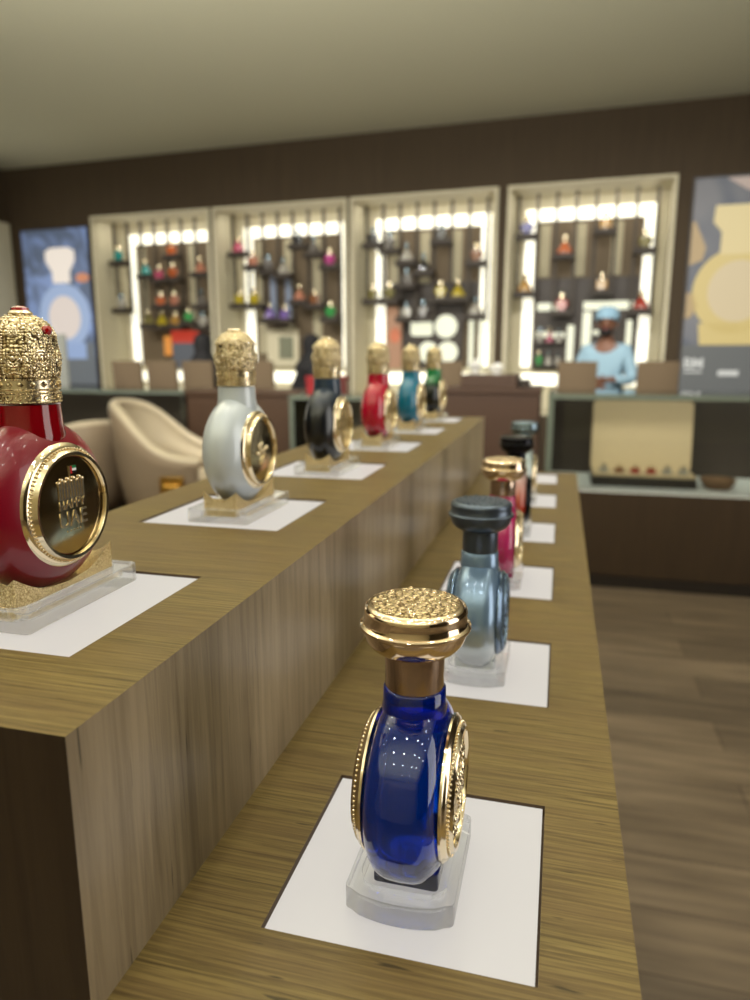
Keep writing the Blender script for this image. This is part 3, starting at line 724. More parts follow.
def person(loc, rz, label, h=1.67, robe='robe', veil=False, cap=True, lean=.06):
    """standing, facing -y, hands together in front of the waist"""
    t = empty('person', loc, rz, label, 'person')
    k = h / 1.67
    def P(x, y, z): return (x * k, y * k, z * k)
    J = {'pelvis': (P(0, 0, .90), .12 * k), 'waist': (P(0, -.01, 1.05), .11 * k), 'chest': (P(0, -lean * .6, 1.25), (.13 * k, .11 * k)), 'neck0': (P(0, -lean, 1.38), .06 * k), 'neck': (P(0, -lean - .01, 1.43), .048 * k),
         'chin': (P(0, -lean - .035, 1.47), (.055 * k, .062 * k)), 'brow': (P(0, -lean - .035, 1.55), (.074 * k, .085 * k)), 'crown': (P(0, -lean - .02, 1.61), (.06 * k, .07 * k))}
    B = [('pelvis', 'waist'), ('waist', 'chest'), ('chest', 'neck0'), ('neck0', 'neck'), ('neck', 'chin'), ('chin', 'brow'), ('brow', 'crown')]
    for s_, sd in ((1, 'l'), (-1, 'r')):
        J['sh' + sd] = (P(.17 * s_, -lean * .8, 1.33), .052 * k); J['el' + sd] = (P(.23 * s_, -.06 - lean * .5, 1.07), .04 * k)
        J['wr' + sd] = (P(.07 * s_, -.26, 1.06 + .02 * s_), .026 * k); J['pa' + sd] = (P(.02 * s_, -.29, 1.05 + .02 * s_), (.016 * k, .034 * k))
        B += [('chest', 'sh' + sd), ('sh' + sd, 'el' + sd), ('el' + sd, 'wr' + sd), ('wr' + sd, 'pa' + sd)]
        for q in range(4):
            z = 1.05 + .02 * s_ + .024 - q * .016; L_ = (.035, .042, .04, .03)[q]
            J[f'f{sd}{q}a'] = (P(-.012 * s_, -.295, z), .0085 * k); J[f'f{sd}{q}b'] = (P(-(.012 + L_) * s_, -.285, z - .004), .0075 * k)
            B += [('pa' + sd, f'f{sd}{q}a'), (f'f{sd}{q}a', f'f{sd}{q}b')]
        J['th' + sd] = (P(.035 * s_, -.315, 1.09 + .02 * s_), .009 * k); J['tb' + sd] = (P(.008 * s_, -.325, 1.10 + .02 * s_), .008 * k)
        B += [('pa' + sd, 'th' + sd), ('th' + sd, 'tb' + sd)]
        J['hip' + sd] = (P(.09 * s_, 0, .84), .085 * k); J['kn' + sd] = (P(.10 * s_, -.01, .47), .055 * k); J['an' + sd] = (P(.10 * s_, .02, .09), .036 * k); J['toe' + sd] = (P(.11 * s_, -.13, .035), .03 * k)
        B += [('pelvis', 'hip' + sd), ('hip' + sd, 'kn' + sd), ('kn' + sd, 'an' + sd), ('an' + sd, 'toe' + sd)]
    skin_obj('body', J, B, 'pelvis', M['skin'], t, 1)
    # face: nose, ears, eyes, mouth
    c = Vector(P(0, -lean - .035, 1.53))
    f = MB(); f.sphere(c + Vector((0, -.085, -.012)) * k, .012 * k, 8, 6, (.8, 1.2, 1.6)); f.sphere(c + Vector((.076, .0, -.01)) * k, .02 * k, 8, 6, (.4, .8, 1.3)); f.sphere(c + Vector((-.076, .0, -.01)) * k, .02 * k, 8, 6, (.4, .8, 1.3))
    f.build('nose_and_ears', M['skin'], t)
    for s_ in (1, -1): MB().sphere(c + Vector((.028 * s_, -.075, .012)) * k, .009 * k, 8, 6).build('eye', M['hair'], t)
    MB().sphere(c + Vector((0, -.078, -.045)) * k, .02 * k, 10, 6, (1.1, .4, .35)).build('mouth', M['red_box'], t)
    # clothing: full robe with sleeves
    def seg(tt, r, z): return r
    rb = {'hem': (P(0, .0, .10), .20 * k), 'kn': (P(0, 0, .5), .18 * k), 'pelvis': (P(0, 0, .88), .165 * k), 'waist': (P(0, -.01, 1.08), .15 * k), 'chest': (P(0, -lean * .6, 1.25), (.155 * k, .13 * k)), 'neck': (P(0, -lean, 1.395), .062 * k)}
    bb = [('hem', 'kn'), ('kn', 'pelvis'), ('pelvis', 'waist'), ('waist', 'chest'), ('chest', 'neck')]
    for s_, sd in ((1, 'l'), (-1, 'r')):
        rb['sh' + sd] = (P(.165 * s_, -lean * .8, 1.31), .068 * k); rb['el' + sd] = (P(.235 * s_, -.06 - lean * .5, 1.07), .06 * k); rb['wr' + sd] = (P(.095 * s_, -.235, 1.06 + .02 * s_), .045 * k)
        bb += [('chest', 'sh' + sd), ('sh' + sd, 'el' + sd), ('el' + sd, 'wr' + sd)]
    skin_obj('robe', rb, bb, 'pelvis', M[robe], t, 2)
    if cap:
        MB().lathe([(.094 * k, 0), (.097 * k, .035 * k), (.09 * k, .075 * k), (.06 * k, .10 * k), (0, .108 * k)], 24, Matrix.Translation(P(0, -lean - .025, 1.565)) @ Matrix.Rotation(math.radians(-6), 4, 'X')).build('cap', M['cap_blue'], t)
        MB().sphere(c + Vector((0, -.045, -.062)) * k, .05 * k, 14, 8, (1.1, .9, .8)).build('beard', M['hair'], t)
    if veil:
        mb = MB(); n = 28
        prof = [(.0, .125), (.05, .118), (.088, .085), (.10, .03), (.098, -.03), (.09, -.07), (.11, -.12), (.17, -.19), (.19, -.25), (.15, -.30)]
        mb.lathe([(r * k, z * k) for r, z in prof], n, Matrix.Translation(c + Vector((0, .03, 0)) * k), fn=lambda a, r, z: r * (1 - (.16 if (sin(a) < -.75 and -.06 * k < z < .06 * k) else 0)))
        mb.build('headscarf', M['abaya'], t)
    return t
person((.365, 6.36, 0), math.radians(-12), 'person in pale blue robe and cap, arms folded, before the right cabinet', 1.665)
person((-3.40, 6.27, 0), math.radians(170), 'person in black robe and headscarf, seen from behind, below orange bottles', 1.50, 'abaya', True, False)
person((-2.40, 6.42, 0), math.radians(120), 'person in black headscarf turned sideways, right of the white bottle cap', 1.49, 'abaya', True, False, .10)

# ------------------------------------------------------------------ the two-tier bench
ZL, ZU = 1.0115, 1.1255
X0, X1, X2 = -.357, -.1548, .0415
Y0, Y1 = .181, 1.52
INS = .057           # half size of the insets
ys = [.294 + .2285 * k for k in range(6)]
XU, XL = -.254, -.0545
def slab(x0, x1, y0, y1, z0, z1, holes, depth):
    """wooden slab with square pockets sunk into its top"""
    mb = MB()
    xc = sorted({x0, x1} | {h[0] for h in holes} | {h[1] for h in holes}); yc = sorted({y0, y1} | {h[2] for h in holes} | {h[3] for h in holes})
    idx = {}
    def v(x, y, z):
        k = (round(x, 6), round(y, 6), round(z, 6))
        if k not in idx: idx[k] = len(mb.v); mb.v.append(k)
        return idx[k]
    def q(*p, mi=0): mb.f.append(tuple(v(*a) for a in p)); mb.mi.append(mi)
    def hole(xa, xb, ya, yb): return any(h[0] <= xa + 1e-6 and xb <= h[1] + 1e-6 and h[2] <= ya + 1e-6 and yb <= h[3] + 1e-6 for h in holes)
    for xa, xb in zip(xc, xc[1:]):
        for ya, yb in zip(yc, yc[1:]):
            if hole(xa, xb, ya, yb):
                z = z1 - depth
                q((xa, ya, z), (xb, ya, z), (xb, yb, z), (xa, yb, z), mi=3)
                q((xa, ya, z), (xa, ya, z1), (xb, ya, z1), (xb, ya, z), mi=3); q((xa, yb, z), (xb, yb, z), (xb, yb, z1), (xa, yb, z1), mi=3)
                q((xa, ya, z), (xa, yb, z), (xa, yb, z1), (xa, ya, z1), mi=3); q((xb, ya, z), (xb, ya, z1), (xb, yb, z1), (xb, yb, z), mi=3)
            else: q((xa, ya, z1), (xb, ya, z1), (xb, yb, z1), (xa, yb, z1))
    for xa, xb in zip(xc, xc[1:]):
        q((xa, y0, z0), (xb, y0, z0), (xb, y0, z1), (xa, y0, z1), mi=2); q((xb, y1, z0), (xa, y1, z0), (xa, y1, z1), (xb, y1, z1), mi=2)
    for ya, yb in zip(yc, yc[1:]):
        q((x1, ya, z0), (x1, yb, z0), (x1, yb, z1), (x1, ya, z1), mi=1); q((x0, yb, z0), (x0, ya, z0), (x0, ya, z1), (x0, yb, z1), mi=1)
    q((x0, y0, z0), (x0, y1, z0), (x1, y1, z0), (x1, y0, z0), mi=2)
    return mb
bench = empty('display_bench', ((X0 + X2) / 2, (Y0 + Y1) / 2, 0), 0, 'two-tier oak veneer display bench carrying rows of perfume bottles', 'display bench')
off = -Vector(bench.location)
def shift(mb): mb.v = [tuple(Vector(v) + off) for v in mb.v]; return mb
g = .0008
hl = [(XL - INS - g, XL + INS + g, y - INS - g, y + INS + g) for y in ys]
hu = [(XU - INS - g, XU + INS + g, y - INS - g, y + INS + g) for y in ys]
WM = [M['wood_top'], M['wood_side'], M['wood_front_shaded'], M['reveal']]
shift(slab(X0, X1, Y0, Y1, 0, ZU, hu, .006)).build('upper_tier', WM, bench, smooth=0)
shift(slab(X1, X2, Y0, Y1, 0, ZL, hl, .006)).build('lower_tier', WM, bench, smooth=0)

LOWN = ['the blue bottle nearest the camera', 'the misty blue-grey bottle', 'the pink bottle with gold cap', 'the orange bottle with black cap', 'the farthest bottle of the lower tier']
UPN = ['the red gold-crowned bottle', 'the white gold-crowned bottle', 'the black gold-crowned bottle', 'the crimson gold-crowned bottle', 'the teal gold-crowned bottle', 'the green gold-crowned bottle']
PZ = .0012
proto = None
def light_panel(x, y, z, lab):
    global proto
    if proto is None:
        proto = MB().box(-INS + .0004, INS - .0004, -INS + .0004, INS - .0004, -.0045, 0).build('light_panel', M['panel_white'], bench, smooth=0)
        o = proto
    else:
        o = proto.copy(); COL.objects.link(o)
    o.location = Vector((x, y, z)) + off; tag(o, lab)
for k, y in enumerate(ys):
    light_panel(XL, y, ZL - PZ, f'square white lit panel in the lower tier under {LOWN[k]}' if k < 5 else 'empty square white lit panel at far end of the lower tier')
    light_panel(XU, y, ZU - PZ, f'square white lit panel in the upper tier under {UPN[k]}')
PL, PU = ZL - PZ + .0002, ZU - PZ + .0002

# ------------------------------------------------------------------ acrylic stands
def stand_mesh(w, d, h, ww, wd, wr, floor=.004, r=.003, bulge=0):
    outer = rrect(w, d, r, 3, bulge); 
    mb = MB(); n = len(outer)
    inner = []
    ip = rrect(ww, wd, wr, 8)
    # radial match: sample the well outline by angle of the outer points
    def at_angle(a):
        best = None
        for i in range(len(ip)):
            p, q = ip[i], ip[(i + 1) % len(ip)]
            dx, dy = cos(a), sin(a); ex, ey = q[0] - p[0], q[1] - p[1]
            den = dx * ey - dy * ex
            if abs(den) < 1e-12: continue
            t_ = (p[0] * ey - p[1] * ex) / den; u = (p[0] * dy - p[1] * dx) / den
            if t_ > 0 and -1e-6 <= u <= 1 + 1e-6: best = t_
        return (best * cos(a), best * sin(a))
    dense = []
    for i in range(n):
        p, q = outer[i], outer[(i + 1) % n]; L_ = math.hypot(q[0] - p[0], q[1] - p[1]); m_ = max(1, int(L_ / .003))
        for k in range(m_): dense.append((p[0] + (q[0] - p[0]) * k / m_, p[1] + (q[1] - p[1]) * k / m_))
    outer = dense; n = len(outer)
    inner = [at_angle(math.atan2(y, x)) for x, y in outer]
    vs = [(x, y, 0) for x, y in outer] + [(x, y, h) for x, y in outer] + [(x, y, h) for x, y in inner] + [(x, y, floor) for x, y in inner]
    fs = [tuple(range(n - 1, -1, -1)), tuple(range(3 * n, 4 * n))]
    for k in range(n):
        k2 = (k + 1) % n
        for a in (0, 1, 2): fs.append((a * n + k, a * n + k2, (a + 1) * n + k2, (a + 1) * n + k))
    mb.add(vs, fs)
    return mb
sa = stand_mesh(.0255, .0440, .0105, .0165, .0385, .006)
sb_ = stand_mesh(.0243, .0320, .0110, .0195, .0275, .010, bulge=.005)

BODY_A = 'A'
# ------------------------------------------------------------------ crowned flask (upper tier)
def superprof(a, R, n=2.3, cnt=20):
    pts = [(0, -a)]
    for i in range(1, cnt):
        t_ = -PI / 2 + PI * i / cnt
        pts.append((R * abs(cos(t_)) ** (2 / n), a * (1 if sin(t_) > 0 else -1) * abs(sin(t_)) ** (2 / n)))
    pts.append((0, a)); return pts
HC_A, R_A, A_A = .0520, .0440, .0225
def medallion(parent, hc, sgn, x0, x1, r, metal, face, emblem=None, scallop=True, rf=.0250):
    m = Matrix.Translation((0, 0, hc)) @ Matrix.Rotation(sgn * PI / 2, 4, 'Y')
    t = x1 - x0
    prof = [(r * .94, x0), (r, x0 + t * .12), (r, x0 + t * .28), (r * .975, x0 + t * .36), (r * .96, x0 + t * .5), (r * .90, x0 + t * .66), (r * .875, x0 + t * .66), (r * .86, x0 + t * .82), (rf * 1.08, x1), (rf * 1.02, x1 - .0002), (rf, x1 - .0012), (rf, x1 - .003), (rf*.98, x0 + .001)]
    fn = (lambda a, rr, z: rr * (1 + (.0015 * cos(24 * a) if rr > r * .97 else 0))) if scallop else None
    rim = MB().lathe(prof, 96, m, fn).build('medallion', metal, parent, smooth=50)
    f = MB().lathe([(0, x1 - .0018), (rf * .5, x1 - .0019), (rf * .985, x1 - .0024), (rf * .985, x1 - .004), (0, x1 - .004)], 64, m).build('medallion_face', face, rim, smooth=60)
    bd = MB()
    for k in range(84):
        a_ = 2 * PI * k / 84; bd.sphere((r * .885 * cos(a_), r * .885 * sin(a_), x0 + t * .72), .0007, 6, 4, m=m)
    bd.build('medallion_beading', metal, rim, smooth=60)
    return rim, x1 - .0018

def crown_mesh():
    d = {}
    z0 = .1035
    # band with two rope mouldings and zigzag studs
    mb = MB()
    mb.lathe([(0, z0), (.0158, z0), (.0164, z0 + .0004), (.0164, z0 + .0058), (.0158, z0 + .0062), (.0158, z0 + .0068), (.0164, z0 + .0072), (.0164, z0 + .0130), (.0158, z0 + .0136), (0, z0 + .0136)], 72)
    d['band'] = mb
    mb = MB()
    for zz, nb, rb in ((z0 + .0009, 76, .00062), (z0 + .0055, 76, .00062), (z0 + .0076, 76, .00058), (z0 + .0128, 76, .00062)):
        for k in range(nb):
            a = 2 * PI * k / nb; mb.sphere((.0166 * cos(a), .0166 * sin(a), zz), rb, 6, 4)
    for k in range(22):                               # scrolls in the lower band
        a = 2 * PI * k / 22
        mt = Matrix.Rotation(a, 4, 'Z') @ Matrix.Translation((.0167, 0, z0 + .0032)) @ Matrix.Rotation(math.radians(24), 4, 'X')
        mb.tube([(0, .0017 * cos(2 * PI * j / 10), .0011 * sin(2 * PI * j / 10)) for j in range(10)], .00038, 5, True, mt)
    for k in range(18):                               # lozenges in the upper band
        a = 2 * PI * k / 18
        mt = Matrix.Rotation(a, 4, 'Z') @ Matrix.Translation((.0166, 0, z0 + .0102)) @ Matrix.Rotation(PI / 4, 4, 'X')
        mb.box(-.0004, .0005, -.0012, .0012, -.0012, .0012, mt)
    d['band_ornament'] = mb
    zb = z0 + .0136; H = .0335
    def prof(tn):                                     # tn 0..1 up the dome
        if tn < .55: r = .0163 + .0012 * sin(PI * tn / .55)
        else:
            u = (tn - .55) / .45; r = .0163 * max(0, 1 - u ** 2.6) ** .55
        return r
    mb = MB()
    pr = [(prof(i / 40), zb + H * i / 40) for i in range(40)] + [(0, zb + H)]
    def fn(a, r, z):
        t_ = (z - zb) / H
        rel = .00035 * sin(8 * a) * sin(t_ * 9) + .00022 * sin(23 * a + 30 * t_) * cos(17 * a - 40 * t_)
        arch = .0007 if abs(((a * 8 / (2 * PI)) % 1) - .5) > .42 else 0
        return r + (rel + arch) * min(1, r / .008)
    mb.lathe(pr, 144, None, fn); d['dome'] = mb
    mb = MB()
    for k in range(8):                                # beaded arches
        for side in (-1, 1):
            a = 2 * PI * k / 8 + side * .095
            for j in range(23):
                tn = .03 + .93 * j / 22; r = prof(tn)
                aa = 2 * PI * k / 8 + side * min(.095, .0013 / max(r, .001))
                mb.sphere(((r + .0005) * cos(aa), (r + .0005) * sin(aa), zb + H * tn), .00058, 6, 4)
    for k in range(8):                                # rosettes and petals between the arches
        a = 2 * PI * (k + .5) / 8
        for tn, rr in ((.30, .0042), (.70, .0026)):
            r = prof(tn)
            mt = Matrix.Rotation(a, 4, 'Z') @ Matrix.Translation((r + .0002, 0, zb + H * tn)) @ Matrix.Rotation(-.0 if tn < .5 else -.45, 4, 'Y')
            for q in (1, .62): mb.tube([(0, rr * q * cos(2 * PI * j / 16), rr * q * sin(2 * PI * j / 16)) for j in range(16)], .0004, 5, True, mt)
            for j in range(8):
                b_ = 2 * PI * j / 8; mb.sphere((.0004, rr * .8 * cos(b_), rr * .8 * sin(b_)), .0006, 6, 4, m=mt)
            mb.sphere((.0004, 0, 0), rr * .33, 8, 5, (.6, 1, 1), m=mt)
        for j in range(7):
            b_ = a + (j - 3) * .075; mb.sphere(((prof(.03) + .0004) * cos(b_), (prof(.03) + .0004) * sin(b_), zb + H * (.055 + .012 * (3 - abs(j - 3)))), .0006, 6, 4)
    d['dome_ornament'] = mb
    return d, zb, H, prof
CM, CZB, CH_, CPROF = crown_mesh()

CSC = Matrix.Translation((0, 0, .1035)) @ Matrix.Diagonal((.91, .91, .92, 1)) @ Matrix.Translation((0, 0, -.1035))
for q_ in CM.values(): q_.v = [tuple(CSC @ Vector(v_)) for v_ in q_.v]
def make_crowned(bodym, neckm, gems=False, emblem='ornate'):
    t = empty('perfume_bottle', (0, 0, 0))
    MB().lathe([(r_, max(-.018, min(.018, x_))) for r_, x_ in superprof(A_A, R_A, 2.1, 40)], 96, Matrix.Translation((0, 0, HC_A)) @ RX).build('glass_body', bodym, t, smooth=70)
    MB().lathe([(0, .080), (.0146, .080), (.0160, .088), (.0150, .0935), (.0146, .1030), (0, .1032)], 64).build('neck', neckm, t, smooth=50)
    # scalloped engraved foot that cradles the disc
    mb = MB(); n = 28; w, d = .0138, .0370
    def top(y, x): return .0118 + .0108 * (abs(y) / d) ** 1.9 + .0012 * cos(abs(y) / d * PI * 2.0) * (abs(y) / d) - .0065 * (1 - (x / w) ** 2) * (abs(y) / d)
    NX = 8
    for i in range(n + 1):
        y = -d + 2 * d * i / n
        for j in range(NX + 1):
            x = -w + 2 * w * j / NX; mb.v.append((x, y, top(y, x)))
    for i in range(n + 1):
        y = -d + 2 * d * i / n
        for j in range(NX + 1): mb.v.append((-w + 2 * w * j / NX, y, .0042))
    K = (n + 1) * (NX + 1); R_ = NX + 1
    for i in range(n):
        for j in range(NX):
            a = i * R_ + j; mb.f.append((a, a + 1, a + R_ + 1, a + R_)); mb.f.append((K + a, K + a + R_, K + a + R_ + 1, K + a + 1)); mb.mi += [0, 0]
        for j in (0, NX):
            a = i * R_ + j; mb.f.append((a, a + R_, K + a + R_, K + a)); mb.mi.append(0)
    for j in range(NX):
        for i in (0, n):
            a = i * R_ + j; mb.f.append((a, a + 1, K + a + 1, K + a)); mb.mi.append(0)
    mb.build('foot', M['foot_gold'], t, smooth=30)
    face = {'flag': M['dark_mirror'], 'plain': M['dark_mirror'], 'ornate': M['relief']}[emblem]
    for sgn in (1, -1):
        if sgn < 0: medallion(t, HC_A + .0005, sgn, .0150, .0205, .0262, M['gold'], face, rf=.019); continue
        rim, fx = medallion(t, HC_A + .0005, sgn, .0120, .0222, .0325, M['gold'], face)
    # crown cap
    b = CM['band'].build('crown_band', M['gold_soft'], t); CM['band_ornament'].build('band_beading', M['crown_gold'], b, smooth=60)
    dm = CM['dome'].build('crown_dome', M['crown_gold'], t, smooth=60); CM['dome_ornament'].build('dome_beading', M['gold_soft'], dm, smooth=60)
    zt = .1035 + (CZB + CH_ - .1035) * .92
    MB().lathe([(0, zt - .001), (.0052, zt - .001), (.0058, zt), (.0048, zt + .0012), (0, zt + .0014)], 32).build('finial_collar', M['gold_soft'], t)
    if gems:
        MB().lathe([(0, zt + .0012), (.0043, zt + .0012), (.0040, zt + .0026), (.0022, zt + .0034), (0, zt + .0034)], 10).build('ruby', M['gem'], t, smooth=0, bevel=.0001)
        for k in range(2):
            a = PI * k; r = CPROF(.74) * .91
            mt = Matrix.Rotation(a, 4, 'Z') @ Matrix.Translation((r + .0008, 0, .1035 + (CZB + CH_ * .74 - .1035) * .92)) @ Matrix.Rotation(PI / 2 - .5, 4, 'Y')
            MB().lathe([(0, -.001), (.0026, -.001), (.0026, .0003), (.0015, .0016), (0, .0016)], 8, mt).build('ruby', M['gem'], t, smooth=0)
    if emblem == 'plain':                            # raised rider-like scroll relief
        mb = MB(); rs = random.Random(3)
        for q in range(16):
            a = rs.uniform(0, 6.28); r0 = rs.uniform(0, .011); cy, cz = r0 * cos(a), r0 * sin(a)
            pts = [(fx, cy + .0045 * cos(a + u * .5) * u / 6, HC_A + cz + .0045 * sin(a + u * .6) * u / 6) for u in range(7)]
            mb.tube(pts, [.0012 - .00014 * u for u in range(7)], 6)
        mb.build('relief_emblem', M['gold'], t, smooth=60)
    if emblem == 'flag':
        B3 = Matrix(((0, 0, 1, fx - .0003), (1, 0, 0, 0), (0, 1, 0, HC_A), (0, 0, 0, 1)))   # local x -> +y, local y -> +z
        def Tm(x, y): return B3 @ Matrix.Translation((x, y, 0))
        gm_ = M['gold_soft']
        text_mesh('HAPPY', .0066, .0006, Tm(0, -.0008), 'raised_lettering', gm_, t, .00008)
        text_mesh('UAE', .0112, .0006, Tm(0, -.0098), 'raised_lettering', gm_, t, .0001)
        text_mesh('. . . . .', .005, .0005, Tm(0, -.0125), 'raised_lettering', gm_, t, .0001)
        mb = MB()
        for q in range(9):
            x = -.0088 + q * .0022; h_ = .0076 + (.0012 if q % 2 else 0)
            mb.box(x - .0007, x + .0007, .0048, .0048 + h_, 0, .0007, B3); mb.sphere((x, .0056 + h_, .0003), .0009, 6, 4, m=B3)
        mb.box(-.0095, .0095, .0042, .0050, 0, .0006, B3); mb.box(-.0095, .0095, .0092, .0098, 0, .0006, B3)
        mb.build('raised_skyline', gm_, t, smooth=0)
        pole = MB().box(-.0005, .0001, .0135, .0206, 0, .0006, B3).build('flagpole', gm_, t, smooth=0)
        for nm, x0, x1, y0, y1, c in (('flag_hoist', .0001, .0014, .0166, .0204, (190, 20, 30)), ('flag_green', .0014, .0046, .01915, .0204, (20, 120, 70)), ('flag_white', .0014, .0046, .01785, .01915, (240, 240, 240)), ('flag_black', .0014, .0046, .0166, .01785, (15, 15, 15))):
            MB().box(x0, x1, y0, y1, 0, .0006, B3).build('flag_stripe', mat('flag_enamel', c, .3, coat=.5), pole, smooth=0)
    return t

def place(o, x, y, z, lab, group, rz=0, cat='perfume bottle'):
    o.location = (x, y, z); o.rotation_euler = (0, 0, rz); tag(o, lab, cat, group)

UP = [('red_glass', 'red_neck', True, 'flag', 'large frosted red perfume bottle with jewelled gold crown cap at left edge'),
      ('pearl', 'pearl', False, 'plain', 'pearl white perfume bottle with gold crown cap, second on upper tier'),
      ('black_glass', 'black_glass', False, 'ornate', 'black perfume bottle with gold crown cap, third on upper tier'),
      ('crimson_glass', 'crimson_glass', False, 'ornate', 'crimson perfume bottle with gold crown cap, fourth on upper tier'),
      ('teal_glass', 'teal_glass', False, 'ornate', 'teal blue perfume bottle with gold crown cap, fifth on upper tier'),
      ('green_glass', 'green_glass', False, 'ornate', 'green and black perfume bottle with gold crown cap at far end of upper tier')]
uproto = None
for k, (bm_, nm_, gems, emb, lab) in enumerate(UP):
    x = -.2565 if k == 0 else -.2518; y = ys[k] + (.003 if k == 0 else 0)
    if emb == 'ornate' and uproto is not None:
        o = copy_tree(uproto)
        for c in o.children:
            if c.name.startswith(('glass_body', 'neck')):
                c.data = c.data.copy(); c.data.materials[0] = M[bm_]
    else:
        o = make_crowned(M[bm_], M[nm_], gems, emb)
        if emb == 'ornate': uproto = o
    place(o, x, y, PU, lab, 'gold-crowned perfume bottles on the upper tier')
    s_ = sa.build('acrylic_stand', M['acrylic'], None, smooth=30) if k == 0 else s0.copy()
    if k == 0: s0 = s_; bvl = s_.modifiers.new('bevel', 'BEVEL'); bvl.width = .0006; bvl.segments = 2; bvl.limit_method = 'ANGLE'; bvl.angle_limit = .7
    else: COL.objects.link(s_)
    s_.location = (x, y, PU); tag(s_, f'clear rectangular acrylic stand under {UPN[k]}', 'stand', 'clear acrylic stands on the upper tier')

# ------------------------------------------------------------------ round-cap flask (lower tier)
HC_B, R_B, A_B = .0460, .0420, .0190
def make_knob(bodym, capm, reliefm, collarm, medm, medface, footm):
    t = empty('perfume_bottle', (0, 0, 0))
    MB().lathe(superprof(A_B, R_B, 3.2), 96, Matrix.Translation((0, 0, HC_B)) @ RX).build('glass_body', bodym, t, smooth=70)
    MB().lathe([(0, .076), (.0130, .076), (.0150, .0850), (.0143, .0885), (.0141, .0945), (.0132, .0953), (0, .0954)], 64).build('neck', bodym, t, smooth=50)
    mb = MB().prism(rrect(.0150, .0175, .002, 3), .0042, .0125); mb.build('foot', footm, t, bevel=.0004)
    MB().lathe([(.0, .0950), (.0131, .0950), (.0134, .0957), (.0134, .1110), (0, .1112)], 64).build('collar', collarm, t, smooth=40)
    cap = MB().lathe([(0, .1105), (.0128, .1105), (.0134, .1110), (.0160, .1122), (.0196, .1145), (.0219, .1176), (.0230, .1212), (.0233, .1226), (.0242, .1228), (.0247, .1236), (.0246, .1246), (.0238, .1252),
                      (.0232, .1254), (.0229, .1260), (.0228, .1300), (.0230, .1306), (.0228, .1318), (.0221, .1330), (.0208, .1338), (.0200, .1339), (0, .1336)], 96).build('cap', capm, t, smooth=40)
    MB().lathe([(0, .1342), (.006, .1344), (.012, .1345), (.0192, .1342), (.0198, .1336), (0, .1334)], 96).build('cap_filigree', reliefm, cap, smooth=60)
    mb = MB()                                        # fine raised scrollwork on the cap
    rs = random.Random(11)
    for q in range(64):
        rr = .0185 * math.sqrt((q + .5) / 64); a = q * 2.39996; a0 = rs.uniform(0, 6.28); sz = rs.uniform(.0012, .0019)
        cx, cy_ = rr * cos(a), rr * sin(a)
        mb.tube([(cx + sz * (1 - j / 11) * cos(a0 + j * .75), cy_ + sz * (1 - j / 11) * sin(a0 + j * .75), .13435) for j in range(10)], .00028, 5)
    mb.build('cap_scrollwork', capm, cap, smooth=60)
    for sgn in (1, -1):
        rim, fx = medallion(t, HC_B + .001, sgn, .0160, .0225, .0325, medm, medface)
        mb = MB(); rs = random.Random(5)
        for k in range(14):
            a = 2 * PI * k / 14; cy, cz = .018 * cos(a), .018 * sin(a)
            mb.tube([(sgn * fx, cy + .0032 * cos(2 * PI * j / 10), HC_B + .001 + cz + .0032 * sin(2 * PI * j / 10)) for j in range(10)], .0007, 5, True)
        for k in range(26):
            a = rs.uniform(0, 6.28); r0 = rs.uniform(0, .019); mb.sphere((sgn * fx, r0 * cos(a), HC_B + .001 + r0 * sin(a)), rs.uniform(.0012, .0026), 7, 5, (.6, 1, 1))
        mb.build('medallion_relief', medm, rim, smooth=60)

    return t
LO = [('blue_glass', 'rose', 'filigree', 'bronze', 'gold', 'relief', 'blue_dark', 'cobalt blue glass perfume bottle with gold round cap, nearest the camera', -.0570, .2885),
      ('mist', 'steel_dark', 'steel_relief', 'steel_dark', 'steel_blue', 'steel_relief', 'mist', 'misty blue-grey perfume bottle with gunmetal round cap behind the blue one', -.0535, .5215),
      ('pink', 'rose', 'filigree', 'bronze', 'gold', 'relief', 'pink', 'pink glass perfume bottle with gold round cap, third on lower tier', None, None),
      ('ember', 'black_metal', 'black_metal', 'black_metal', 'black_metal', 'black_metal', 'ember', 'orange fading perfume bottle with glossy black round cap, fourth on lower tier', None, None),
      ('clear_silver', 'silver_cap', 'steel_relief', 'silver_cap', 'gold', 'relief', 'clear_silver', 'silvery glass perfume bottle with blue-grey cap and gold medallion, farthest of lower tier', None, None)]
for k, (b0, c0, r0, k0, m0, f0, ft, lab, x, y) in enumerate(LO):
    if x is None: x, y = -.0545, ys[k]
    o = make_knob(M[b0], M[c0], M[r0], M[k0], M[m0], M[f0], M[ft])
    place(o, x, y, PL, lab, 'round-capped perfume bottles on the lower tier')
    s_ = sb_.build('acrylic_stand', M['acrylic'], None, smooth=30) if k == 0 else s1.copy()
    if k == 0: s1 = s_; bvl = s_.modifiers.new('bevel', 'BEVEL'); bvl.width = .0006; bvl.segments = 2; bvl.limit_method = 'ANGLE'; bvl.angle_limit = .7
    else: COL.objects.link(s_)
    s_.location = (x, y, PL); tag(s_, f'clear acrylic stand with bowed ends under {LOWN[k]}', 'stand', 'clear acrylic stands on the lower tier')

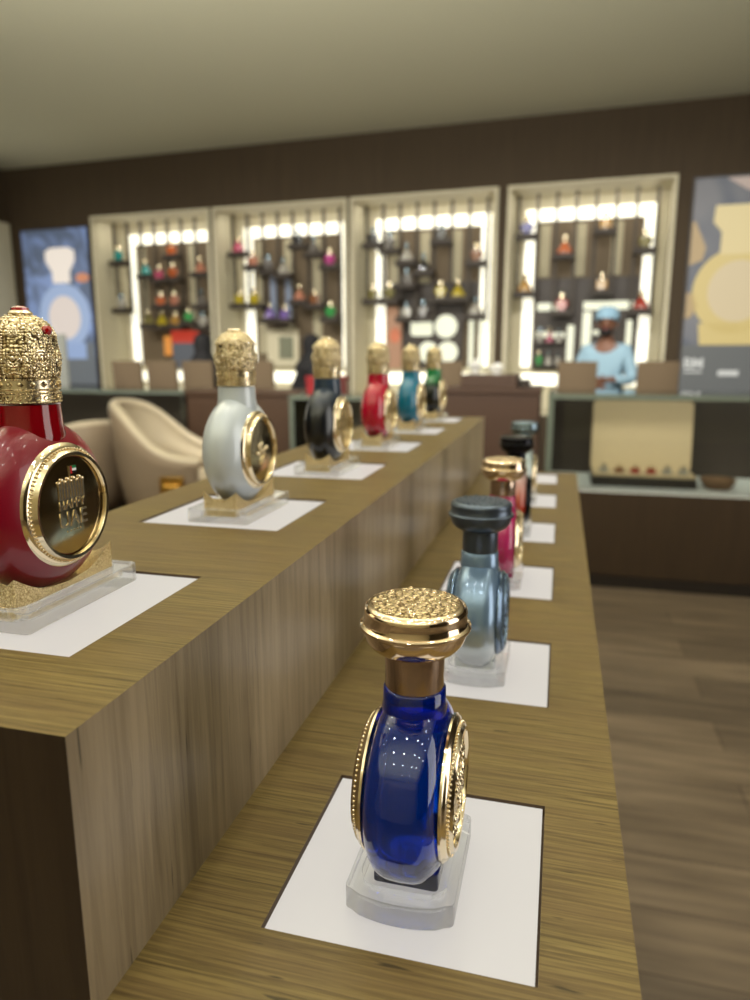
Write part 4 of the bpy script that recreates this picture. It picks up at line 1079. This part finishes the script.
# ------------------------------------------------------------------ light
def area(name, loc, size, power, rot=(0, 0, 0), col=(1, .93, .82), sy=None, spread=PI):
    l = bpy.data.lights.new(name, 'AREA'); l.energy = power; l.color = col; l.size = size; l.spread = spread
    l.shape = 'DISK' if sy is None else 'RECTANGLE'
    if sy: l.size_y = sy
    o = bpy.data.objects.new(name, l); COL.objects.link(o); o.location = loc; o.rotation_euler = rot
    return o
WARM = (1, .97, .91)
for x in (-4.4, -3.5, -2.6, -1.8, -1.0, -.3, .4, 1.2, 2.2):
    for y in (-2.5, -1.6, -.8, 0, .8, 1.6, 2.5, 3.3):
        area('downlight', (x, y, CEIL - .02), .07, .95, spread=math.radians(110), col=WARM)
# added fill lights that brighten the back wall and what stands before it
for x in (-5.2, -3.9, -2.6, -1.3, 0, 1.3):
    area('back_fill', (x, 3.5, CEIL - .08), .12, 15, (math.radians(50), 0, 0), WARM, spread=math.radians(80))
# fill light added in the head of every cabinet to brighten its interior
for a, b in NICHE:
    p = wpt((a + b) / 2, .12, NZ1 - .03)
    area('niche_fill', p, 1.2, 5.5, (math.radians(28), 0, wang), (1, .95, .84), .06)
area('case_fill', (1.0, 4.0, 1.04), 1.9, 2.0, (math.radians(30), 0, 0), (1, .95, .86), .02)  # fill added inside the right case to brighten its contents
# unseen upward fill lights, added to brighten the ceiling
area('ceiling_fill', (-1.5, -1.6, 2.6), 7.5, 200, (PI, 0, 0), (1, 1, .96), 2.4)
area('ceiling_fill', (-1.2, 1.3, 2.15), 4.0, 215, (PI - math.radians(44), 0, 0), (1, .97, .87), 1.2)
area('side_fill', (3.1, .9, 1.7), 3.0, 46, (0, math.radians(90), 0), (1, .97, .9), 1.6)  # unseen fill added at the right for the bench side and medallion highlights
w = bpy.data.worlds.new('world'); S.world = w; w.use_nodes = True
w.node_tree.nodes['Background'].inputs[0].default_value = (.9, .85, .75, 1); w.node_tree.nodes['Background'].inputs[1].default_value = .15

S.view_settings.view_transform = 'Standard'; S.view_settings.look = 'None'; S.view_settings.gamma = 1; S.view_settings.exposure = 0
S.view_settings.use_curve_mapping = False
cy = S.cycles
cy.max_bounces = 10; cy.transmission_bounces = 8; cy.glossy_bounces = 5; cy.diffuse_bounces = 4; cy.caustics_refractive = False; cy.caustics_reflective = False
cy.sample_clamp_indirect = 6; cy.sample_clamp_direct = 0
cy.use_denoising = True
